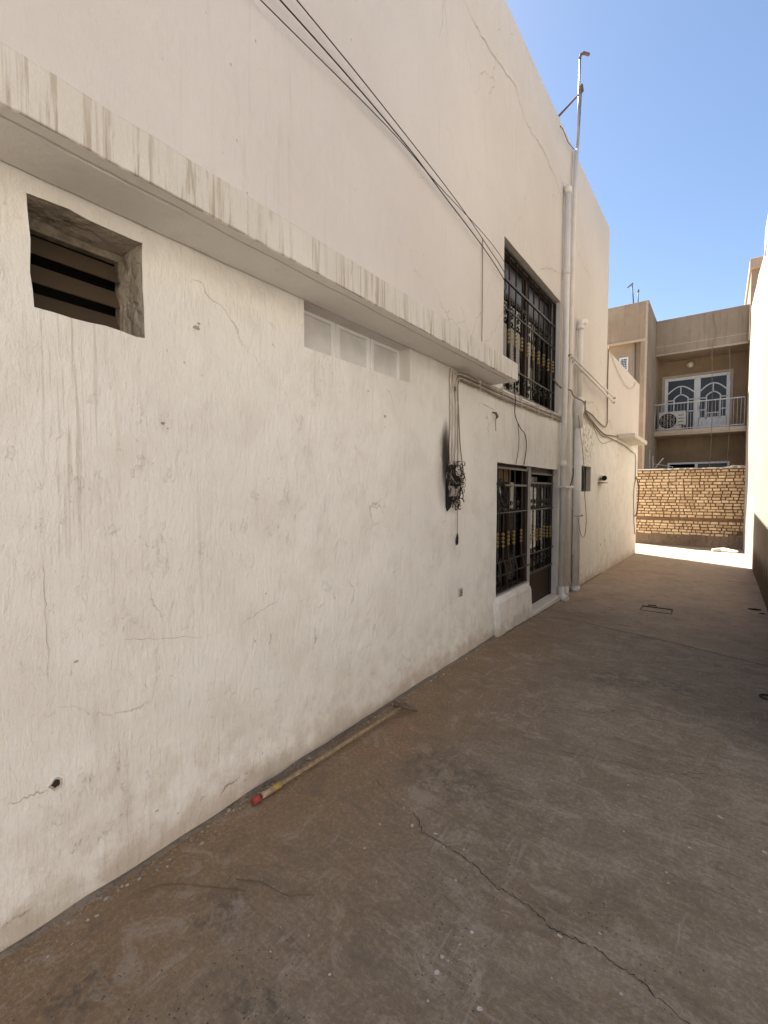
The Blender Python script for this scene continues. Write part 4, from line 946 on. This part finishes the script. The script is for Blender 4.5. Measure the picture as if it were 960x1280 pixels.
# burnt electrical box
eb = empty('electrical_box', (XW, 3.81, 1.47), 'charred electrical box with tangled wires on the white wall left of the door', 'electrical box')
m = MB(); rq = random.Random(5)
prof = [(3.685, 1.50), (3.705, 1.46), (3.76, 1.49), (3.79, 1.53), (3.93, 1.55), (3.965, 1.60), (3.955, 1.72), (3.96, 1.77), (3.86, 1.80), (3.80, 1.89), (3.74, 1.88), (3.69, 1.84), (3.682, 1.65)]
b = len(m.v)
for x in (XW + .003, XW + .016): m.v += [(x, p[0] + rq.uniform(-.005, .005), p[1] + rq.uniform(-.005, .005)) for p in prof]
n = len(prof); m.face([n + i for i in range(n)])
for i in range(n): m.face([i, (i+1) % n, n + (i+1) % n, n + i])
obj('charred_backboard', m, M['burnt'], eb)
for i in range(4): obj('breaker', MB().box(XW + .018, XW + .046 - .006*(i % 2), 3.70 + i*.052, 3.745 + i*.052, 1.595, 1.69 - .012*(i % 3), .004), M['ash'], eb)
def tangle(mat, name, cnt, seed, rad):
    r_ = random.Random(seed); m = MB()
    for i in range(cnt):
        p = Vector((XW + .03, r_.uniform(3.70, 3.93), r_.uniform(1.52, 1.88))); pts = [p.copy()]; d = Vector((r_.uniform(-.2, .3), r_.uniform(-1, 1), r_.uniform(-1, 1))).normalized()
        for k in range(9):
            d = (d + Vector((r_.uniform(-.35, .35), r_.uniform(-.8, .8), r_.uniform(-.8, .8)))).normalized(); p = p + d * .028
            p.x = max(XW + .02, min(p.x, XW + .06)); p.y = max(3.67, min(p.y, 3.955)); p.z = max(1.47, min(p.z, 1.92)); pts.append(p.copy())
        m.tube(pts, rad, 5)
    return obj(name, m, mat, eb)
tangle(M['burnt'], 'burnt_wires', 32, 1, .0044); tangle(M['ash'], 'bared_wires', 9, 2, .0035); tangle(M['copper'], 'copper_wires', 4, 3, .0028)
m = MB()
for (cy, cz, r) in ((3.985, 1.75, .026), (3.985, 1.70, .022), (3.975, 1.645, .02), (3.84, 1.53, .03)): m.tube([(XW + .04, cy + r*math.cos(2*PI*k/12), cz + r*math.sin(2*PI*k/12)) for k in range(13)], .0035, 5)
obj('wire_loops', m, M['ash'], eb)
# wall socket
so_ = empty('wall_socket', (XW, 3.99, .62), 'small old socket plate low on the white wall below the burnt box', 'socket')
obj('plate', MB().box(XW + .001, XW + .014, 3.955, 4.03, .615, .70, .004), M['socket'], so_)
m = MB()
for z in (.665, .645): m.box(XW + .0142, XW + .018, 3.985, 4.015, z, z + .011, .002)
m.box(XW + .0142, XW + .017, 3.965, 3.97, .625, .69); m.box(XW + .0142, XW + .017, 3.975, 4.02, .624, .63)
obj('slots', m, M['crack'], so_)
# hook and loose wires
m = MB().tube([(XW, 4.72, 2.50), (XW + .03, 4.75, 2.49), (XW + .035, 4.79, 2.455), (XW + .02, 4.80, 2.44)], [.006, .014, .012, .005], 7); tag(obj('wall_hook', m, M['rust']), 'small rusty hook in the wall right of the upright cables', 'hook')
cable('hook_wire', [(XW + .03, 4.77, 2.47), (XW + .025, 4.765, 2.4), (XW + .02, 4.785, 2.30)], .003, M['cable'], 'short black wire hanging off the rusty hook')
GW = 'loose wires hanging below the ledge end'
cable('loose_wire', [(XW + .12, 5.05, 2.80), (XW + .06, 5.25, 2.72), (XW + .03, 5.33, 2.55), (XW + .03, 5.5, 2.42), (XW + .03, 5.68, 2.35), (XW + .03, 5.74, 2.2), (XW + .03, 5.66, 1.97)], .0055, M['cable'], 'black wire hanging from the ledge end in a wide bow to the door top', GW)
cable('loose_wire', [(XW + .03, 5.43, 2.45), (XW + .03, 5.47, 2.30), (XW + .03, 5.46, 2.15), (XW + .03, 5.38, 1.97)], .004, M['cable'], 'thinner straighter black wire dropping to the window top from the bowed wire', GW)
# black coil hung on the lower window grille
m = MB(); rq = random.Random(9)
for j in range(7):
    cy = 5.05 + rq.uniform(-.03, .03); cz = 1.60 + rq.uniform(-.04, .04); a_ = rq.uniform(.12, .17); b_ = rq.uniform(.11, .17); th = .4 + rq.uniform(-.2, .2)
    m.tube([(XQ + .035 + .01*math.sin(k+j), cy + a_*math.cos(2*PI*k/18)*math.cos(th) - b_*math.sin(2*PI*k/18)*math.sin(th), cz + a_*math.cos(2*PI*k/18)*math.sin(th)*-1 + b_*math.sin(2*PI*k/18)) for k in range(19)], .0085, 6, cap=False)
m.tube([(XQ + .03, 4.93, 1.55), (XQ + .03, 5.0, 1.32), (XQ + .03, 5.02, .9)], .008, 6)
tag(obj('cable_coil', m, M['cable']), 'coil of black cable hanging on the upper corner of the ground floor window bars', 'cable')
# wires on the annexe side
cable('wall_wire', [(XG + .02, 7.1, 3.32), (XW + .02, 7.29, 3.215), (XP1 + .06, 7.42, 3.19), (XP1 + .05, 7.66, 3.14), (XC + .10, 8.13, 3.10), (XW + .06, 8.6, 3.02), (XW + .04, 9.2, 2.94), (XW + .03, 10.2, 2.78), (XW + .03, 10.9, 2.80), (XW + .03, 12.0, 2.80), (XW + .03, 13.2, 2.78), (XW + .03, 14.2, 2.72), (XW + .03, 14.9, 2.66), (XW + .03, 15.0, 2.3), (XW + .025, 15.02, 1.9)], .011, M['wireb'], 'long brown cable from the upper window across the pipes and under the small canopy')
cable('wall_wire', [(XC + .09, 8.2, 3.14), (XW + .05, 8.7, 3.06), (XW + .03, 9.3, 2.97), (XW + .03, 10.4, 2.83), (XW + .03, 11.4, 2.88), (XW + .03, 12.08, 2.93)], .016, M['wireb'], 'thick brown cable running from the wide pipe collar to the small canopy')
cable('wall_wire', [(XC + .07, 8.3, 3.05), (XW + .03, 8.83, 3.09), (XW + .03, 9.3, 3.08), (XW + .03, 9.8, 3.02), (XW + .03, 10.5, 2.98), (XW + .03, 10.72, 3.05), (XW + .03, 10.77, 3.2), (XW + .02, 10.77, 4.0), (XW + .02, 10.80, 4.72)], .013, M['wireb'], 'brown cable that turns up the seam between house and annexe')
cable('wall_wire', [(XW + .03, 9.4, 2.92), (XW + .04, 9.8, 2.70), (XW + .04, 10.3, 2.62), (XW + .04, 11.0, 2.72), (XW + .03, 11.6, 2.80), (XW + .03, 12.0, 2.82)], .006, M['wireb'], 'thin brown wire sagging below the thick cable before the canopy')
cable('parapet_wire', [(XW + .02, 10.95, 4.66), (XW + .03, 12.0, 4.38), (XW + .03, 13.2, 4.30), (XW + .03, 14.2, 4.45), (XW + .02, 14.6, 4.68)], .008, M['wirew'], 'white wire sagging over the top of the annexe parapet')
cable('wire_bundle', [(XW + .03, 15.15, 2.05), (XW + .03, 14.8, 1.7), (XW + .04, 14.75, 1.2), (XW + .04, 14.9, .7), (XW + .04, 15.1, .4), (XW + .03, 15.4, .35)], .012, M['wireb'], 'looped brown cable hanging down the far edge of the annexe')
cable('wire_bundle', [(XW + .03, 15.15, 2.05), (XW + .06, 15.5, 1.75), (XW + .05, 15.58, 1.4), (XW + .05, 15.3, 1.0), (XW + .04, 15.0, .9)], .016, M['cable'], 'dark cable loop beside the brown one on the far edge of the annexe')
cable('pipe_wire', [(XC + .02, yc - .10, 2.9), (XC + .09, yc, 2.2), (XC + .10, yc + .10, 1.6), (XC + .12, yc + .16, 1.2), (XC + .12, yc + .12, .95), (XC + .12, yc - .02, .86), (XC + .10, yc - .14, .95), (XC + .06, yc - .16, 1.2)], .005, M['wireb'], 'thin wire looping around the thick lower downpipe')
cable('pipe_wire', [(XP1 + .06, 7.50, 1.72), (XP1 + .08, 7.58, 1.88), (XP1 + .06, 7.66, 2.0)], .009, M['cable'], 'short dark wire end poking out between the downpipes')
cable('pipe_wire', [(XP1 + .04, 7.75, 1.35), (XP1 + .06, 7.68, .95), (XP1 + .05, 7.70, .4), (XP1 + .05, 7.76, .15), (XP1 + .04, 7.8, .6)], .006, M['wireb'], 'brown wire running down beside the thin cream pipe to the floor')
cable('pipe_strap', [(XC - .02, yc - .09, 1.22), (XC + .09, yc - .04, 1.22), (XC + .09, yc + .05, 1.23), (XC, yc + .10, 1.23)], .006, M['wireb'], 'wire strap tied around the thick lower downpipe', cat='strap')

# cables on the far house
cable('facade_cable', [(-.45, YF - .05, 9.1), (-.40, YF - .06, 8.6), (-.30, YF - .08, 8.1), (-.42, YF - .07, 7.6), (-.40, YF - .06, 6.5), (-.35, YF - .06, 4.5), (-.38, YF - .06, 2.6)], .010, M['wireb'], 'thin cable hanging down over the far balcony front', cat='cable')
cable('facade_cable', [(.15, YF - .05, 7.5), (.2, YF - .05, 6.4), (.25, YF - .05, 5.2), (.2, YF - .05, 2.5)], .009, M['wireb'], 'second thin cable hanging by the right end of the far balcony', cat='cable')

# ================================================================== ON THE FLOOR
hm = empty('long_hammer', (-1.9, 2.1, 0), 'long wooden handled hammer lying on the floor along the white wall', 'hammer')
hz = lambda x, y: gz(x, y) + .022
h0 = Vector((-1.925, 1.47, hz(-1.93, 1.47))); h1 = Vector((-1.858, 2.776, hz(-1.86, 2.77) + .02)); L = h1 - h0
obj('handle', MB().tube([h0 + L*t for t in (.03, .2, .4, .6, .8, .97)], [.013, .0135, .0145, .0145, .0135, .013], 12), M['wood'], hm)
obj('end_cap', MB().tube([h0 - L*.012, h0 - L*.008, h0 + L*.016, h0 + L*.022], [.014, .020, .020, .015], 12), M['red'], hm)
obj('label', MB().tube([h0 + L*.03, h0 + L*.085], .0165, 12), M['paper'], hm); obj('tape', MB().tube([h0 + L*.085, h0 + L*.125], .017, 12), M['yellow'], hm)
q = h1 - L * .012
hd = MB().tube([q + Vector((-.065, -.02, .004)), q + Vector((-.05, -.016, .004)), q + Vector((-.02, -.006, .002)), q, q + Vector((.035, .008, 0)), q + Vector((.075, .028, -.014)), q + Vector((.10, .05, -.026))], [.019, .021, .016, .022, .017, .012, .004], 9)
hd.tube([q - L.normalized()*.03, q + L.normalized()*.03], .02, 8)
obj('head', hd, M['rust'], hm)

cv = empty('floor_drain', (-.68, 7.48, gz(-.68, 7.48)), 'dark rectangular drain cover set in the concrete floor', 'drain cover')
zc = gz(-.68, 7.48)
obj('frame', MB().box(-.88, -.49, 7.60, 7.64, zc - .01, zc + .014).box(-.85, -.49, 7.34, 7.355, zc - .01, zc + .008).box(-.88, -.865, 7.355, 7.60, zc - .01, zc + .009).box(-.505, -.49, 7.355, 7.60, zc - .01, zc + .009), M['iron'], cv)
obj('cover', MB().box(-.86, -.51, 7.36, 7.595, zc - .01, zc + .005), M['ground'], cv)
obj('lifting_handle', MB().tube([(-.80, 7.62, zc + .01), (-.80, 7.62, zc + .03), (-.70, 7.62, zc + .035), (-.70, 7.62, zc + .01)], .008, 6), M['iron'], cv)
cable('floor_wire', [(-1.87, .83, .006), (-1.843, .887, .01), (-1.819, .929, .008), (-1.75, .975, .012), (-1.68, 1.021, .008), (-1.6, 1.061, .012), (-1.52, 1.11, .008)], .0022, M['rust'], 'thin rusty wire lying on the floor, piece nearer the wall', 'bits of wire on the floor', 'wire')
cable('floor_wire', [(-1.60, 1.121, .008), (-1.505, 1.169, .012), (-1.419, 1.181, .014), (-1.365, 1.198, .008), (-1.33, 1.225, .008), (-1.28, 1.265, .007)], .0024, M['rust'], 'thin rusty wire lying on the floor, piece farther from the wall', 'bits of wire on the floor', 'wire')
m = MB(); cx, cy = .37, 4.66
m.tube([(cx + .07*math.cos(2*PI*k/16), cy + .05*math.sin(2*PI*k/16), gz(cx, cy) + .012) for k in range(17)], .007, 6, cap=False)
tag(obj('rubber_ring', m, M['cable']), 'black rubber ring lying at the right edge of the floor', 'ring')
for i, (x, y, s_, l) in enumerate(((.455, 8.43, .055, 'larger dark scrap at the foot of the right wall'), (.535, 8.19, .035, 'smaller dark scrap nearer the camera at the foot of the right wall'))):
    m = MB(); m.blob((x, y, gz(x, y) + s_*.2), s_, .3, (1.5, .5, .25), i); tag(obj('scrap', m, M['burnt']), l, 'scrap', 'dark scraps by the right wall')
for i, (x, y, s_, l) in enumerate(((-.03, 18.05, .16, 'left white chunk of the rubble before the brick wall'), (.16, 18.10, .20, 'largest middle white chunk of the rubble before the brick wall'), (.36, 18.0, .15, 'right white chunk of the rubble before the brick wall'))):
    m = MB(); m.blob((x, y, gz(x, y) + s_*.25), s_, .25, (1.3, .8, .5), i+7); tag(obj('rubble_chunk', m, M['rubble']), l, 'rubble', 'white rubble by the brick wall')
# crumbs of mortar and grit in the gutter along the wall
m = MB(); rg = random.Random(21)
for i in range(420):
    y = rg.uniform(.35, 8.3); x = XW + .012 + abs(rg.gauss(0, .045)); s_ = rg.choice((.003, .004, .005, .007, .011)) * rg.uniform(.6, 1.2)
    if 4.8 < y < 7.3: x += .07
    m.blob((x, y, gz(x, y) + s_*.3), s_, .35, (1.2, 1.2, .7), i)
for i in range(120):
    x = rg.uniform(-1.9, .4); y = rg.uniform(.5, 7); s_ = rg.uniform(.0015, .005); m.blob((x, y, gz(x, y) + s_*.3), s_, .35, (1.2, 1, .7), i)
tag(obj('grit', m, M['stone']), 'grit and mortar crumbs along the wall foot', kind='stuff')
# rough cement fillet where the wall meets the floor
m = MB(); ys = frange(-3, 10.7, .035)
for y in ys:
    a_ = .018 + .010 * noise.noise(Vector((y * 6, 0, 2))) + .008 * noise.noise(Vector((y * 22, 0, 2))); h_ = .009 + .010 * noise.noise(Vector((y * 5, 3, 2)))
    o_ = .065 if 4.85 < y < 7.28 else 0
    if 5.98 < y < 7.3: h_ = .004
    m.v += [(XW - .01, y, gz(XW, y) + h_ + .006), (XW + .004 + o_, y, gz(XW, y) + max(.004, h_)), (XW + o_ + a_ * .6, y, gz(XW, y) + .009), (XW + o_ + a_ + .02, y, gz(XW, y) - .004)]
for i in range(len(ys) - 1):
    for q in range(3): a = 4*i + q; m.face([a, a+4, a+5, a+1])
obj('skirting_mortar', m, M['mortar2'], house)
